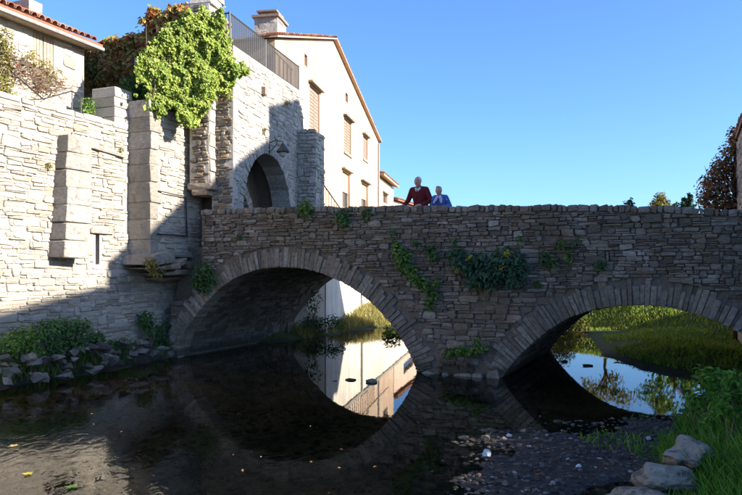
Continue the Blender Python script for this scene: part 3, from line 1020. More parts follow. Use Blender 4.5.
# low stone kerb inside the arch on the far side
for i in range(4):
    V, Fc, c = stone(TW, [(3.1 + i * .22, 2.7), (3.3 + i * .22, 2.7), (3.3 + i * .22, 3.15 + .12 * i), (3.1 + i * .22, 3.1 + .12 * i)], -0.95, -0.5 + rnd.uniform(-.05, .05), rnd, .02)
    mesh_obj('kerb_stone', V, Fc, M['rubble'], tower, origin=c)
# terrace behind the parapet and the two rubble piers at the near end
Geo().box(TW, 0.02, T_S1 - .02, 7.85, 8.15, -3.0, -0.63).obj('terrace_slab', M['tower_core'], tower)
Geo().box(TW, 1.42, 1.7, 5.9, 7.6, -2.4, -0.63).obj('side_wall', M['rubble'], tower)
SIDE = Frame(*TW.w(0, 0, 0)[:2], 15.0 + 90)          # faces downstream; s runs outwards along the tower's normal
st = courses(SIDE, lambda s, z: -0.60 < s < 0.0 and 2.0 < z < T_TOP, -0.60, 0.0, 2.0, T_TOP, (0.045, 0.10), (0.12, 0.3), seed=53, proud=(0.01, 0.05), gap=.006)
split_parts(st, 'edge_stone', 'edge_stones', M['rubble'], tower, 60)
P1 = Frame(*TW.w(-0.34, 0, -0.52)[:2], 105.0)
P1_Z0 = 4.55
Geo().box(TW, -0.33, 0.35, P1_Z0, 9.3, -1.10, -0.54).obj('stub_core', M['tower_core'], tower)
st = courses(P1, lambda s, z: -0.56 < s < 0.0 and P1_Z0 < z < 9.3, -0.56, 0.0, P1_Z0, 9.3, (0.045, 0.10), (0.12, 0.3), seed=54, proud=(0.01, 0.05), gap=.006)
split_parts(st, 'edge_stone', 'edge_stones', M['rubble'], tower, 60)
for i in range(14):
    z = P1_Z0 + i * .33
    V, Fc, c = stone(TW, [(-.32, z + .006), (0.30, z + .006), (0.30, z + .324), (-.32, z + .324)], -0.6, -0.515 + rnd.uniform(0, .02), rnd, .006, .05, .03)
    mesh_obj('edge_block', V, Fc, M['tower'], tower, origin=c)
for (a, b, z0, z1) in ((-1.12, -.5, 4.38, 4.56), (-1.0, -.6, 4.24, 4.39)):
    V, Fc, c = stone(P1, [(a + .52, z0), (b + .56, z0), (b + .58, z1), (a + .5, z1)], -.5, .06, rnd, .02)
    mesh_obj('corbel_stone', V, Fc, M['rubble'], tower, origin=c)
# abutment quoins under the pier, on the bridge's end
V = None
# weathered stone knob on top of the pier
for (s0, s1, z0, z1) in ((-.34, .4, 9.3, 9.5), (-.2, .5, 9.5, 9.75), (-.28, .3, 9.75, 9.95)):
    V, Fc, c = stone(TW, [(s0, z0), (s1, z0), (s1 - .05, z1), (s0 + .05, z1)], -1.1, -.5, rnd, .03, .15, .1)
    mesh_obj('cap_stone', V, Fc + [tuple(range(8))[::-1]], M['tower'], tower, origin=c)
# rubble buttress at the far end
s0 = TW.sat(297)
BT = Frame(*TW.w(s0, 0, 0.0)[:2], 105.0)
btop = 6.85
Geo().box(TW, s0 + .02, s0 + .85, 2.62, btop - .03, -.02, .66).obj('buttress_core', M['tower_core'], tower)
st = courses(BT, lambda s, z: 0.0 < s < 0.70 and 2.65 < z < btop + .1 - .15 * abs(s - .3), 0, .7, 2.65, btop + .1, (0.08, 0.16), (0.16, 0.35), seed=55, proud=(0.01, 0.05), gap=.006)
st += courses(TW, lambda s, z: s0 < s < s0 + .86 and 2.65 < z < btop, s0, s0 + .9, 2.65, btop, (0.1, 0.16), (0.2, 0.4), seed=56, proud=(0.01, 0.04), d=.66)
split_parts(st, 'buttress_stone', 'buttress_stones', M['tower'], tower, 70)
# small hole and iron stub on the face
a = TW.at(262, 91)
Geo().box(TW, a[0] - .09, a[0] + .09, a[1] - .12, a[1] + .1, 0.0, 0.14).obj('wall_niche', M['shutter'], tower)
# terrace railing
rail = Geo()
rl = mesh_obj('railing', *(lambda g: (g.v, g.f))(Geo().tube([TW.w(0.02, 9.12, -.12), TW.w(T_S1 - .12, 9.12, -.12)], .022, 6).tube([TW.w(0.02, 8.35, -.12), TW.w(T_S1 - .12, 8.35, -.12)], .016, 6)
              .tube([TW.w(0.02, 9.12, -.12), TW.w(0.02, 9.12, -1.2)], .022, 6).tube([TW.w(0.02, 8.35, -.12), TW.w(0.02, 8.35, -1.2)], .016, 6)), M['iron'], tower)
bal = Geo().tube([(0, 0, 0), (0, 0, .78)], .014, 5)
bm_ = bpy.data.meshes.new('baluster')
bm_.from_pydata([tuple(v) for v in bal.v], [], bal.f)
bm_.materials.append(M['iron'])


def put(name, me, loc, parent, rotz=0.0, scale=None):
    o = bpy.data.objects.new(name, me)
    COL.objects.link(o)
    o.parent = parent
    o.location = Vector(loc) - (WLOC[parent.name] if parent else Vector((0, 0, 0)))
    o.rotation_euler.z = rotz
    if scale: o.scale = scale
    WLOC[o.name] = Vector(loc)
    return o


k = 0
s = 0.02
while s < T_S1 - .1:
    put('baluster', bm_, TW.w(s, 8.34, -.12), rl)
    s += .078
for i in range(9):
    put('baluster', bm_, TW.w(0.02, 8.34, -.22 - i * .11), rl)
for s in (0.02, 2.4, T_S1 - .12):
    Geo().tube([TW.w(s, 8.2, -.12), TW.w(s, 9.16, -.12)], .028, 6).obj('post', M['iron'], rl)
# wooden screen behind the near end of the railing
scr = thing('wooden_screen', TW.w(0.1, 8.15, -.5), 'small brown slatted wood screen at the near end of the terrace railing', 'screen')
for i in range(7):
    Geo().box(TW, .12 + i * .09, .19 + i * .09, 8.15, 9.1, -.42, -.40).obj('slat', M['old_wood'], scr)

# lantern on a bracket above the archway
a = TW.at(268.5, 143)
lant = thing('wall_lantern', TW.w(a[0], a[1], 0), 'dark iron lantern hanging from a bracket above the archway', 'lantern')
LD = 0.46
Geo().tube([TW.w(a[0], a[1] - .32, .03), TW.w(a[0], a[1] + .06, .03)], .02, 6).tube([TW.w(a[0], a[1], .02), TW.w(a[0], a[1] + .07, LD * .5), TW.w(a[0], a[1] + .02, LD)], .015, 6) \
     .tube([TW.w(a[0], a[1] - .28, .03), TW.w(a[0], a[1] - .1, .22), TW.w(a[0], a[1] + .05, .3)], .011, 6).obj('bracket', M['iron'], lant)


def lathe(c, prof, seg=12):
    V, Fc = [], []
    for r, z in prof:
        for k in range(seg):
            t = 2 * math.pi * k / seg
            V.append((c[0] + r * math.cos(t), c[1] + r * math.sin(t), c[2] + z))
    for i in range(len(prof) - 1):
        for k in range(seg):
            k2 = (k + 1) % seg
            Fc.append((i * seg + k, i * seg + k2, (i + 1) * seg + k2, (i + 1) * seg + k))
    Fc.append(tuple(range(seg))[::-1])
    Fc.append(tuple((len(prof) - 1) * seg + k for k in range(seg)))
    return V, Fc


lc = TW.w(a[0], a[1] - .30, LD)
mesh_obj('shade', *lathe(lc, [(.19, .0), (.20, .02), (.15, .10), (.09, .17), (.07, .19), (.06, .24), (.02, .27), (.015, .33)]), M['iron'], lant)
mesh_obj('lamp_glass', *lathe(lc, [(.04, -.13), (.09, -.10), (.11, .0)]), M['lamp_glass'], lant)

# ------------------------------------------------------------------ houses
def quad_px(fr, x0, x1, y0, y1, d=0.0):
    """opening from its left and right edges, top and bottom measured at its left edge"""
    a = fr.at(x0, y0, d); b = fr.at(x0, y1, d)
    s1 = fr.sat(x1, d)
    return (a[0], s1, b[1], a[1])


def window(fr, s0, s1, z0, z1, house, shut='closed', mat='shutter'):
    w = thing_part(fr, house, 'window', s0, s1, z0, z1)
    return w


def thing_part(fr, parent, name, s0, s1, z0, z1):
    g = Geo()
    t = 0.05
    g.box(fr, s0, s0 + t, z0, z1, -.16, -.11).box(fr, s1 - t, s1, z0, z1, -.16, -.11).box(fr, s0 + t, s1 - t, z1 - t, z1, -.16, -.11).box(fr, s0 + t, s1 - t, z0, z0 + t, -.16, -.11)
    g.box(fr, (s0 + s1) / 2 - .02, (s0 + s1) / 2 + .02, z0 + t, z1 - t, -.155, -.115)
    f = g.obj(name, M['old_wood'], parent, origin=fr.w((s0 + s1) / 2, z0, -.13))
    Geo().box(fr, s0 + t, s1 - t, z0 + t, z1 - t, -.15, -.14).obj('pane', M['glass'], f)
    return f


def shutter(fr, s0, s1, z0, z1, d, parent, mat):
    o = Geo().box(fr, s0, s1, z0, z1, d, d + .03).obj('shutter', mat, parent)
    n = max(3, int((z1 - z0) / .13))
    g = Geo()
    for i in range(n):
        za = z0 + .05 + (z1 - z0 - .1) * i / n
        g.box(fr, s0 + .04, s1 - .04, za, za + (z1 - z0 - .1) / n * .6, d + .03, d + .045)
    g.obj('louvres', mat, o)
    return o


def roof_tiles(parent, mat, p0, along, up, n_al, n_up, sp=0.21, ln=0.42, keep=300, r=0.095):
    """canal tiles: rows of half-round tiles running up the slope; first row singles, rest joined"""
    al, upv = Vector(along).normalized(), Vector(up).normalized()
    nv = al.cross(upv).normalized()
    if nv.z < 0: nv = -nv
    rest = Geo()
    rnd = random.Random(61)
    for j in range(n_up):
        for i in range(n_al):
            o = Vector(p0) + al * (i * sp + rnd.uniform(-.012, .012)) + upv * (j * ln * .85 + rnd.uniform(-.02, .02)) + nv * (.02 + rnd.uniform(0, .012))
            V, Fc = [], []
            for e, (q, rr) in enumerate(((0, r), (ln, r * .82))):
                for k in range(6):
                    t = math.pi * k / 5
                    for th in (0, -.016):
                        V.append(tuple(o + upv * q + al * math.cos(t) * (rr + th) + nv * math.sin(t) * (rr + th)))
            for k in range(5):
                a, b = k * 2, k * 2 + 2
                Fc += [(a, b, b + 12, a + 12), (a + 1, a + 13, b + 13, b + 1), (a, a + 1, b + 1, b), (a + 12, b + 12, b + 13, a + 13)]
            if j == 0 and i < keep:
                mesh_obj('tile', V, Fc, mat, parent, origin=o)
            else:
                rest.add(V, Fc)
    if rest.v:
        rest.obj('tile_field', mat, parent, kind='stuff')


# gabled cream house
house = thing('gabled_house', HS.w(0, 0, 0), 'tall cream rendered house with a low gable and brown shutters', 'house')
sL, sP, sR = HS.sat(275), HS.sat(333), HS.sat(378)
zP, zL, zR = HS.at(333, 40)[1], HS.at(275, 38.5)[1], HS.at(378, 141)[1]
wins = []
W_UP = [(309.5, 319.5, 84, 129), (344, 351, 117, 151), (363, 367.5, 135, 158)]
W_LO = [(342.5, 350, 170, 207), (361.5, 368, 182, 210)]
VENT = [(304.5, 307.5, 53, 65), (345.5, 348, 92, 101)]
holes = []
for w in W_UP + W_LO + VENT:
    s0, s1, z0, z1 = quad_px(HS, *w)
    wins.append((s0, s1, z0, z1))
# a lower storey below the street, seen in the stream's mirror
for (p0, p1) in ((342, 350), (361, 368)):
    s0, s1 = HS.sat(p0), HS.sat(p1)
    wins.append((s0, s1, 3.0, 4.1))
for s0, s1, z0, z1 in wins:
    holes.append([(s0, z0), (s1, z0), (s1, z1), (s0, z1)])
plate(HS, [(sL, 8.0), (-.5, 8.0), (-.5, -.5), (sR, -.5), (sR, zR), (sP, zP), (sL, zL)], holes, -.45, 0).obj('wall', M['render_wall'], house)
g = Geo()
g.box(HS, sL, sL + .4, 8.0, zL - .05, -9, -.45).box(HS, -.5, -.1, -.5, 8.0, -9, -.46).box(HS, sR - .4, sR, -.5, zR - .05, -9, -.45).box(HS, -.1, sR - .4, -.5, zL, -9, -8.7)
g.obj('side_wall', M['render_wall'], house)
for i, (s0, s1, z0, z1) in enumerate(wins):
    if 5 <= i < 7:
        Geo().box(HS, s0 - .02, s1 + .02, z0, z1, -.3, -.28).obj('vent_grille', M['dark_wood'], house)
        continue
    w = thing_part(HS, house, 'window', s0, s1, z0, z1)
    if i < 3:
        m2 = (s0 + s1) / 2
        shutter(HS, s0 + .01, m2 - .01, z0, z1, -.09, w, M['shutter'])
        shutter(HS, m2 + .01, s1 - .01, z0, z1, -.09, w, M['shutter'])
    elif i < 5:
        Geo().box(HS, s0 + .05, s1 - .05, z0 + (z1 - z0) * .45, z1 - .05, -.11, -.09).obj('blind', M['blind'], w)
    if i < 5:
        Geo().box(HS, s0 - .18, s1 + .18, z1 + .05, z1 + .11, .0, .17).obj('hood', M['rubble'], w)
        Geo().box(HS, s0 - .06, s1 + .06, z0 - .1, z0 - .01, -.1, .07).obj('sill', M['ashlar'], w)
# salmon lower wall band at the far end
roof = Geo()
for a, b, za, zb_ in ((sL - .25, sP, zL - .06, zP), (sP, sR + .3, zP, zR - .07)):
    V = [HS.w(a, za + .02, .18), HS.w(b, zb_ + .02, .18), HS.w(b, zb_ + .02, -9.2), HS.w(a, za + .02, -9.2)]
    V += [(x, y, z + .05) for x, y, z in V]
    roof.add(V, [(0, 3, 2, 1), (4, 5, 6, 7), (0, 1, 5, 4), (1, 2, 6, 5), (2, 3, 7, 6), (3, 0, 4, 7)])
rf = roof.obj('roof', M['fascia'], house)
# verge tiles following both slopes, then a few rows behind
nrm = Vector((-HS.n[0], -HS.n[1], 0))
for a, b in (((sL - .25, zL - .06), (sP, zP)), ((sP, zP), (sR + .3, zR - .07))):
    A, B = Vector(HS.w(a[0], a[1] + .06, .16)), Vector(HS.w(b[0], b[1] + .06, .16))
    n_al = int((B - A).length / .24)
    roof_tiles(rf, M['tile'], A, B - A, nrm, n_al, 2, sp=.24)
Geo().tube([HS.w(sR - .12, 0, .07), HS.w(sR - .12, zR - .2, .07)], .05, 8).obj('downpipe', M['zinc'], house)
# chimney
cs, cz = at(269, 26, 23.6)[:2], 0
CF = Frame(cs[0], cs[1], 10.8)
g = Geo().box(CF, -.46, .46, 8.5, 10.62, -.35, .45)
ch = g.obj('chimney', M['tower'], house)
st = courses(CF, lambda s, z: -.46 < s < .46 and 9.4 < z < 10.6, -.46, .46, 9.4, 10.6, (.12, .2), (.2, .4), seed=63, d=.45, proud=(.0, .02))
CS = Frame(*CF.w(-.46, 0, 0)[:2], 100.8)
st += courses(CS, lambda s, z: -.35 < s < .45 and 9.4 < z < 10.6, -.35, .45, 9.4, 10.6, (.12, .2), (.2, .4), seed=64, proud=(.0, .02))
split_parts(st, 'chimney_stone', 'chimney_stones', M['tower'], ch, 40)
Geo().box(CF, -.54, .54, 10.62, 10.70, -.42, .52).box(CF, -.3, .3, 10.70, 10.84, -.2, .3).obj('chimney_cap', M['shutter'], ch)
Geo().box(CF, -.40, .40, 10.84, 10.89, -.30, .40).obj('chimney_lid', M['shutter'], ch)

# quay below the house, beyond the bridge: its end face is in shade, its river face in the sun
quay = thing('house_quay_wall', HS.w(2, 0, 1), 'pale rendered river wall below the house, seen through the left arch', 'wall')
QD = 0.95
QS0 = HS.sat(326, QD)
Geo().box(HS, QS0, 26, -.6, 3.0, .02, QD).obj('wall', M['white_wall'], quay)
Geo().box(HS, QS0 - .06, 26.05, 3.0, 3.14, .0, QD + .06).obj('coping', M['ashlar'], quay)
Geo().tube([HS.w(QS0 + 6, 0, QD + .05), HS.w(QS0 + 6, 3, QD + .05)], .05, 8).obj('downpipe', M['zinc'], quay)
RW = Frame(-2.80, 23.45, 20.9)
qc = HS.w(QS0, 0, QD)
rw_l = math.hypot(qc[0] - RW.o[0], qc[1] - RW.o[1])
RW = Frame(RW.o[0], RW.o[1], math.degrees(math.atan2(qc[0] - RW.o[0], qc[1] - RW.o[1])))
Geo().box(RW, -.6, rw_l - .01, -.6, 2.6, -2.2, -.03).obj('return_wall', M['white_wall'], quay)
# iron railing on the quay
qr = thing('quay_railing', HS.w(QS0, 3.14, QD), 'thin iron railing running along the quay beside the cream house', 'railing')
Geo().tube([HS.w(QS0 - .5, 5.35, QD - .1), HS.w(QS0 + .2, 5.2, QD - .1), HS.w(QS0 + 4.5, 4.15, QD - .1), HS.w(QS0 + 14, 4.1, QD - .1)], .025, 6).obj('handrail', M['iron'], qr)
for i in range(26):
    s = QS0 - .4 + i * .4
    zt_ = float(np.interp(s, [QS0 - .5, QS0 + .2, QS0 + 4.5, QS0 + 14], [5.35, 5.2, 4.15, 4.1]))
    Geo().tube([HS.w(s, 2.7, QD - .1), HS.w(s, zt_, QD - .1)], .012, 5).obj('baluster', M['iron'], qr)

# small houses further along the street
def small_house(name, label, px0, px1, ytop0, ytop1, Y0, base_mat, depth=6):
    A, B = at(px0, ytop0, Y0), None
    fr = Frame(A[0], A[1], 10.8)
    s1 = fr.sat(px1)
    h = thing(name, fr.w(0, 0, 0), label, 'house', 'small houses along the quay')
    z0_, z1_ = A[2], fr.at(px1, ytop1)[1]
    win = quad_px(fr, px0 + (px1 - px0) * .3, px0 + (px1 - px0) * .6, ytop0 + 17, ytop0 + 26)
    plate(fr, [(0, -.5), (s1, -.5), (s1, z1_), (0, z0_)], [[(win[0], win[2]), (win[1], win[2]), (win[1], win[3]), (win[0], win[3])]], -.4, 0).obj('wall', base_mat, h)
    w = thing_part(fr, h, 'window', *win)
    Geo().box(fr, win[0] - .1, win[1] + .1, win[3] + .04, win[3] + .12, 0, .1).obj('hood', M['rubble'], w)
    Geo().box(fr, s1 - .4, s1, -.5, z1_ - .05, -depth, -.4).box(fr, 0, .4, -.5, z0_ - .05, -depth, -.4).obj('side_wall', base_mat, h)
    V = [fr.w(-.1, z0_ + .03, .35), fr.w(s1 + .2, z1_ + .03, .35), fr.w(s1 + .2, z1_ + 1.3, -depth), fr.w(-.1, z0_ + 1.3, -depth)]
    V += [(x, y, z + .12) for x, y, z in V]
    r_ = Geo().add(V, [(0, 3, 2, 1), (4, 5, 6, 7), (0, 1, 5, 4), (1, 2, 6, 5), (2, 3, 7, 6), (3, 0, 4, 7)]).obj('roof', M['tile'], h)
    A_, B_ = Vector(fr.w(-.1, z0_ + .16, .33)), Vector(fr.w(s1 + .2, z1_ + .16, .33))
    roof_tiles(r_, M['tile'], A_, B_ - A_, Vector(fr.w(0, z0_ + 1.3, -depth)) - Vector(fr.w(0, z0_, .35)), int((B_ - A_).length / .24), 2, sp=.24)


small_house('low_house', 'low cream house with a tiled lean-to roof right of the gabled house', 378.5, 393.5, 176, 188, 41.5, M['render_wall'])
small_house('far_low_house', 'tiny far house with salmon walls at the end of the quay', 394, 426, 201, 210, 56, M['salmon'])

# old house above the town wall, upper left
OH = Frame(-15 + .4129 * 14, 14.0, 22.4)
old = thing('old_stone_house', OH.w(2, 5.5, 0), 'old pale stone house with tiled eaves above the town wall, upper left', 'house')
o_s1 = OH.sat(84)
o_z = OH.at(84, 50)[1] + .1
sw = quad_px(OH, 33, 53.5, 31, 72)
plate(OH, [(-6, 4.8), (o_s1, 4.8), (o_s1, o_z), (-6, o_z)], [[(sw[0], sw[2]), (sw[1], sw[2]), (sw[1], sw[3]), (sw[0], sw[3])]], -.5, 0).obj('wall', M['town_core'], old)
Geo().box(OH, o_s1 - .5, o_s1, 4.8, o_z, -6, -.5).obj('side_wall', M['town_core'], old)
st = courses(OH, lambda s, z: s < o_s1 - .01 and z < o_z - .05 and not (sw[0] - .08 < s < sw[1] + .08 and sw[2] - .08 < z < sw[3] + .1), OH.sat(-20), o_s1, 5.6, o_z, (0.11, 0.2), (0.25, 0.55), seed=71, proud=(.003, 0.022), gap=.006, bulge=.006)
split_parts(st, 'stone', 'small_stones', M['town'], old, 120)
wn_ = thing_part(OH, old, 'window', *sw)
mid = (sw[0] + sw[1]) / 2
for a, b in ((sw[0] + .01, mid - .012), (mid + .012, sw[1] - .01)):
    sh = Geo().box(OH, a, b, sw[2], sw[3], -.06, -.02).obj('shutter', M['old_wood'], wn_)
    for i in range(3):
        Geo().box(OH, a + (b - a) / 3 * i + .008, a + (b - a) / 3 * (i + 1) - .008, sw[2] + .01, sw[3] - .01, -.02, -.005).obj('plank', M['old_wood'], wn_)
V = [OH.w(-6, o_z + .0, .30), OH.w(o_s1 + .35, o_z + .0, .30), OH.w(o_s1 + .35, o_z + 1.9, -4.5), OH.w(-6, o_z + 1.9, -4.5)]
V += [(x, y, z + .1) for x, y, z in V]
orf = Geo().add(V, [(0, 3, 2, 1), (4, 5, 6, 7), (0, 1, 5, 4), (1, 2, 6, 5), (2, 3, 7, 6), (3, 0, 4, 7)]).obj('roof', M['tile'], old)
A_ = Vector(OH.w(OH.sat(-25), o_z + .10, .33))
B_ = Vector(OH.w(o_s1 + .33, o_z + .10, .33))
roof_tiles(orf, M['tile'], A_, B_ - A_, Vector(OH.w(0, o_z + 1.9, -4.5)) - Vector(OH.w(0, o_z, .30)), int((B_ - A_).length / .21), 8)
Geo().tube([OH.w(-6, o_z - .03, .36), OH.w(o_s1 + .3, o_z - .05, .36)], .055, 8).obj('gutter', M['zinc'], old)
Geo().box(OH, -6, o_s1 + .25, o_z - .07, o_z - .003, .02, .27).obj('eaves_board', M['old_wood'], old)
cx = at(30, 5, 18.3)
CF2 = Frame(cx[0], cx[1], 22.4)
Geo().box(CF2, -.3, .12, 8.2, 9.22, -.3, .3).obj('chimney', M['ashlar'], old)

# creeper-covered wall between the old house and the tower
cw = thing('garden_wall', (-6.5, 20.2, 5.4), 'high rubble garden wall hidden under red and brown creeper', 'wall')
CWF = Frame(-8.6, 20.4, 98)
cw_top = [(0.0, 8.15), (1.6, 8.45), (1.62, 8.8), (3.6, 9.2)]
plate(CWF, [(-1.2, 4.8), (3.6, 4.8)] + cw_top[::-1] + [(-1.2, 8.0)], [], -.5, 0).obj('wall', M['rubble'], cw)
Geo().box(W1, -9, B2_S1, 4.4, 5.5, -4.5, -0.81).obj('terrace_fill', M['rubble'], town)


# ------------------------------------------------------------------ foliage
def leaves_geo(P, Nrm, size, droop=0.35, seed=0, aspect=0.55, spread=0.9):
    r = np.random.default_rng(seed)
    n = len(P)
    P = np.asarray(P, float)
    Nrm = np.asarray(Nrm, float) + r.normal(0, spread * 0.45, (n, 3))
    Nrm /= np.maximum(np.linalg.norm(Nrm, axis=1, keepdims=True), 1e-6)
    d = r.normal(0, 1, (n, 3))
    d[:, 2] -= droop * 2
    d -= (d * Nrm).sum(1, keepdims=True) * Nrm
    d /= np.maximum(np.linalg.norm(d, axis=1, keepdims=True), 1e-6)
    side = np.cross(Nrm, d)
    L = (size * r.uniform(0.6, 1.35, n))[:, None]
    W = L * aspect
    base = P
    tip = P + d * L - Nrm * L * 0.12
    m = P + d * L * 0.45
    l = m + side * W * .5 + Nrm * L * 0.10
    rr = m - side * W * .5 + Nrm * L * 0.10
    V = np.stack([base, l, tip, rr], 1).reshape(-1, 3)
    i = np.arange(n)[:, None] * 4
    Fc = np.concatenate([i + np.array([[0, 1, 2]]), i + np.array([[0, 2, 3]])], 1).reshape(-1, 3)
    return V, Fc


def leaf_obj(name, P, Nrm, size, mat, parent, seed=0, kind=None, **kw):
    V, Fc = leaves_geo(P, Nrm, size, seed=seed, **kw)
    return mesh_obj(name, V, Fc.tolist(), mat, parent, kind=kind)


def blob_cloud(centers, radii, n, seed, shell=0.55, squash=(1, 1, 1)):
    r = np.random.default_rng(seed)
    C, R = np.array(centers, float), np.array(radii, float)
    w = R ** 2
    k = r.choice(len(C), n, p=w / w.sum())
    d = r.normal(0, 1, (n, 3))
    d /= np.linalg.norm(d, axis=1, keepdims=True)
    rad = R[k] * (1 - shell * r.random(n) ** 1.6)
    P = C[k] + d * rad[:, None] * np.array(squash)
    return P, d


def ivy_on(fr_list, n, thick, seed):
    """leaf positions hugging walls: fr_list = (frame, polygon(s,z), d, weight)"""
    r = np.random.default_rng(seed)
    P, Nn = [], []
    for fr, poly, d, w in fr_list:
        ps = np.array(poly)
        lo, hi = ps.min(0), ps.max(0)
        cnt = 0
        target = int(n * w)
        tries = 0
        while cnt < target and tries < target * 30:
            tries += 1
            s, z = r.uniform(lo[0], hi[0]), r.uniform(lo[1], hi[1])
            e = 0.42 * mnoise.noise(Vector((s * 3.4, z * 1.7, seed + 20))) + .22 * mnoise.noise(Vector((s * 9, z * 9, seed)))
            if not in_poly(poly, s + e * .6, z + e):
                continue
            cl = min(1.0, max(0.0, .5 + .75 * mnoise.noise(Vector((s * 2.3, z * 2.3, seed))) + .5 * mnoise.noise(Vector((s * 6, z * 6, seed + 4)))))
            if r.random() > 0.12 + 0.95 * cl:
                continue
            dd = d + thick * (0.25 + 0.75 * cl) * r.uniform(.2, 1.0) * min(1.0, .35 + max(0, s) * .6)
            P.append(fr.w(s, z, dd))
            Nn.append((fr.n[0] * .8, fr.n[1] * .8, .55))
            cnt += 1
    return np.array(P), np.array(Nn)


def poly_px(fr, pts, d=0.0):
    return [fr.at(x, y, d) for x, y in pts]


# bright ivy over the bastion and the pier
ivy = thing('green_ivy', W1.w(B2_S0 + 1, B2_TOP, B2_D), 'lush bright green ivy spilling over the tower corner', 'ivy')
IVF = Frame(-5.7, 17.35, 61)
poly = poly_px(IVF, [(134, 72), (140, 54), (152, 42), (164, 28), (178, 20), (194, 12), (206, 5), (219, 14), (222, 36), (228, 52), (238, 62), (247, 74), (236, 84), (222, 88), (215, 98), (206, 106), (200, 120),
                     (192, 128), (186, 116), (178, 120), (168, 110), (158, 118), (149, 114), (146, 98), (138, 92)])
P, Nn = ivy_on([(IVF, poly, 0.0, 1.0)], 20000, .42, 81)
leaf_obj('leaves', P, Nn, .078, M['ivy'], ivy, seed=82, aspect=.75, droop=1.1, spread=.7)
P2, N2 = ivy_on([(IVF, poly_px(IVF, [(142, 60), (170, 28), (205, 14), (222, 42), (232, 70), (205, 105), (192, 112), (160, 105), (146, 85)]), -.55, 1.0)], 3500, .5, 83)
leaf_obj('inner_leaves', P2, N2, .14, M['mid_leaf'], ivy, seed=84, aspect=.8)
g = Geo()
for i in range(14):
    x0 = 150 + i * 5
    pts = [IVF.w(*IVF.at(x0 + random.uniform(-5, 5), 112 - k * 20 - abs(i - 7)), .05 + random.uniform(0, .1)) for k in range(5)]
    g.tube(pts, [.02, .018, .015, .012, .008], 5)
g.obj('stems', M['bark'], ivy)

# red-brown creeper on the garden wall
cr = thing('autumn_creeper', CWF.w(1.5, 8, .2), 'autumn creeper with red and brown leaves on the high garden wall', 'creeper')
poly = poly_px(CWF, [(83, 52), (96, 46), (112, 43), (128, 38), (138, 36), (149, 31), (150, 17), (160, 14), (175, 13), (188, 9), (198, 4), (200, 12), (186, 20), (172, 30), (160, 40), (150, 55), (140, 78),
                     (128, 92), (118, 90), (112, 96), (104, 84), (96, 82), (87, 78)])
P, Nn = ivy_on([(CWF, poly, 0.05, 1.0)], 9000, .5, 85)
leaf_obj('leaves', P, Nn, .14, M['creeper'], cr, seed=86, aspect=.75, droop=.8)
P, Nn = ivy_on([(CWF, poly_px(CWF, [(83, 56), (100, 50), (118, 50), (112, 70), (100, 80), (88, 74)]), 0.2, 1.0)], 900, .3, 87)
leaf_obj('green_leaves', P, Nn, .13, M['dry_leaf'], cr, seed=88, aspect=.7, droop=.8)
g = Geo()
for i in range(16):
    s = .1 + i * .2
    g.tube([CWF.w(s + random.uniform(-.2, .2), 6.2 + k * .5, .05 + random.uniform(0, .1)) for k in range(5)], .012, 5)
g.obj('stems', M['twig'], cr)


def bush(name, label, cat, centers, radii, n, size, mat, seed, group=None, twigs=True, extra=None, aspect=.5, squash=(1, 1, 1), droop=.3, root=None):
    c0 = root or (float(np.mean([c[0] for c in centers])), float(np.mean([c[1] for c in centers])), min(c[2] - r for c, r in zip(centers, radii)))
    t = thing(name, c0, label, cat, group)
    P, Nn = blob_cloud(centers, radii, n, seed, .7, squash)
    Nn = Nn * .6 + np.array([0, -.15, .5])
    leaf_obj('leaves', P, Nn, size, mat, t, seed=seed + 1, aspect=aspect, droop=droop)
    if extra:
        P, Nn = blob_cloud(extra[0], extra[1], extra[2], seed + 5, .9)
        leaf_obj('yellow_leaves', P, Nn, extra[3], M['yellow_leaf'], t, seed=seed + 6, aspect=aspect)
    if twigs:
        g = Geo()
        r = random.Random(seed)
        for i in range(10):
            c = Vector(centers[i % len(centers)]) + Vector((r.uniform(-1, 1), r.uniform(-1, 1), r.uniform(-1, 1))) * radii[i % len(centers)] * .7
            b = Vector(c0)
            mdp = (b + c) / 2 + Vector((r.uniform(-.05, .05), r.uniform(-.05, .05), r.uniform(-.02, .1)))
            g.tube([b, mdp, c], [.012, .009, .004], 5)
        g.obj('stems', M['twig'], t)
    return t


def on_bridge(px, py, d): return BR.w(*BR.at(px, py, d), d)


# plants growing out of the bridge
bush('wall_shrub', 'wide dark green shrub with some yellow leaves growing from the bridge face', 'shrub',
     [on_bridge(x, y, .16) for x, y in ((465, 262), (485, 268), (505, 263), (490, 278), (512, 275), (475, 278), (455, 255), (520, 268))],
     [.30, .36, .36, .26, .3, .24, .2, .2], 1500, .13, M['fig'], 101, aspect=.45,
     extra=([on_bridge(507, 252, .35), on_bridge(503, 266, .4), on_bridge(456, 268, .35), on_bridge(468, 258, .4)], [.10, .07, .1, .05], 46, .10), droop=.7, root=on_bridge(488, 270, .02))
bush('hanging_climber', 'bright green climbing plant trailing down the bridge between the arches', 'climber',
     [on_bridge(x, y, .10) for x, y in ((399, 251), (403, 258), (405, 266), (413, 273), (420, 281), (427, 287), (433, 293), (429, 304), (437, 282), (397, 245))],
     [.14, .18, .17, .15, .14, .14, .12, .1, .09, .07], 760, .10, M['mid_leaf'], 105, aspect=.7, root=on_bridge(412, 270, .02))
bush('wall_fern', 'small dark fern on the bridge left of the big shrub', 'fern', [on_bridge(431, 249, .1), on_bridge(434, 256, .1)], [.15, .12], 130, .10, M['fern'], 109, root=on_bridge(432, 254, .02))
bush('wall_fern', 'dark fern on the bridge right of the big shrub', 'fern', [on_bridge(545, 258, .1), on_bridge(552, 263, .1)], [.15, .13], 140, .10, M['fern'], 111, root=on_bridge(547, 262, .02))
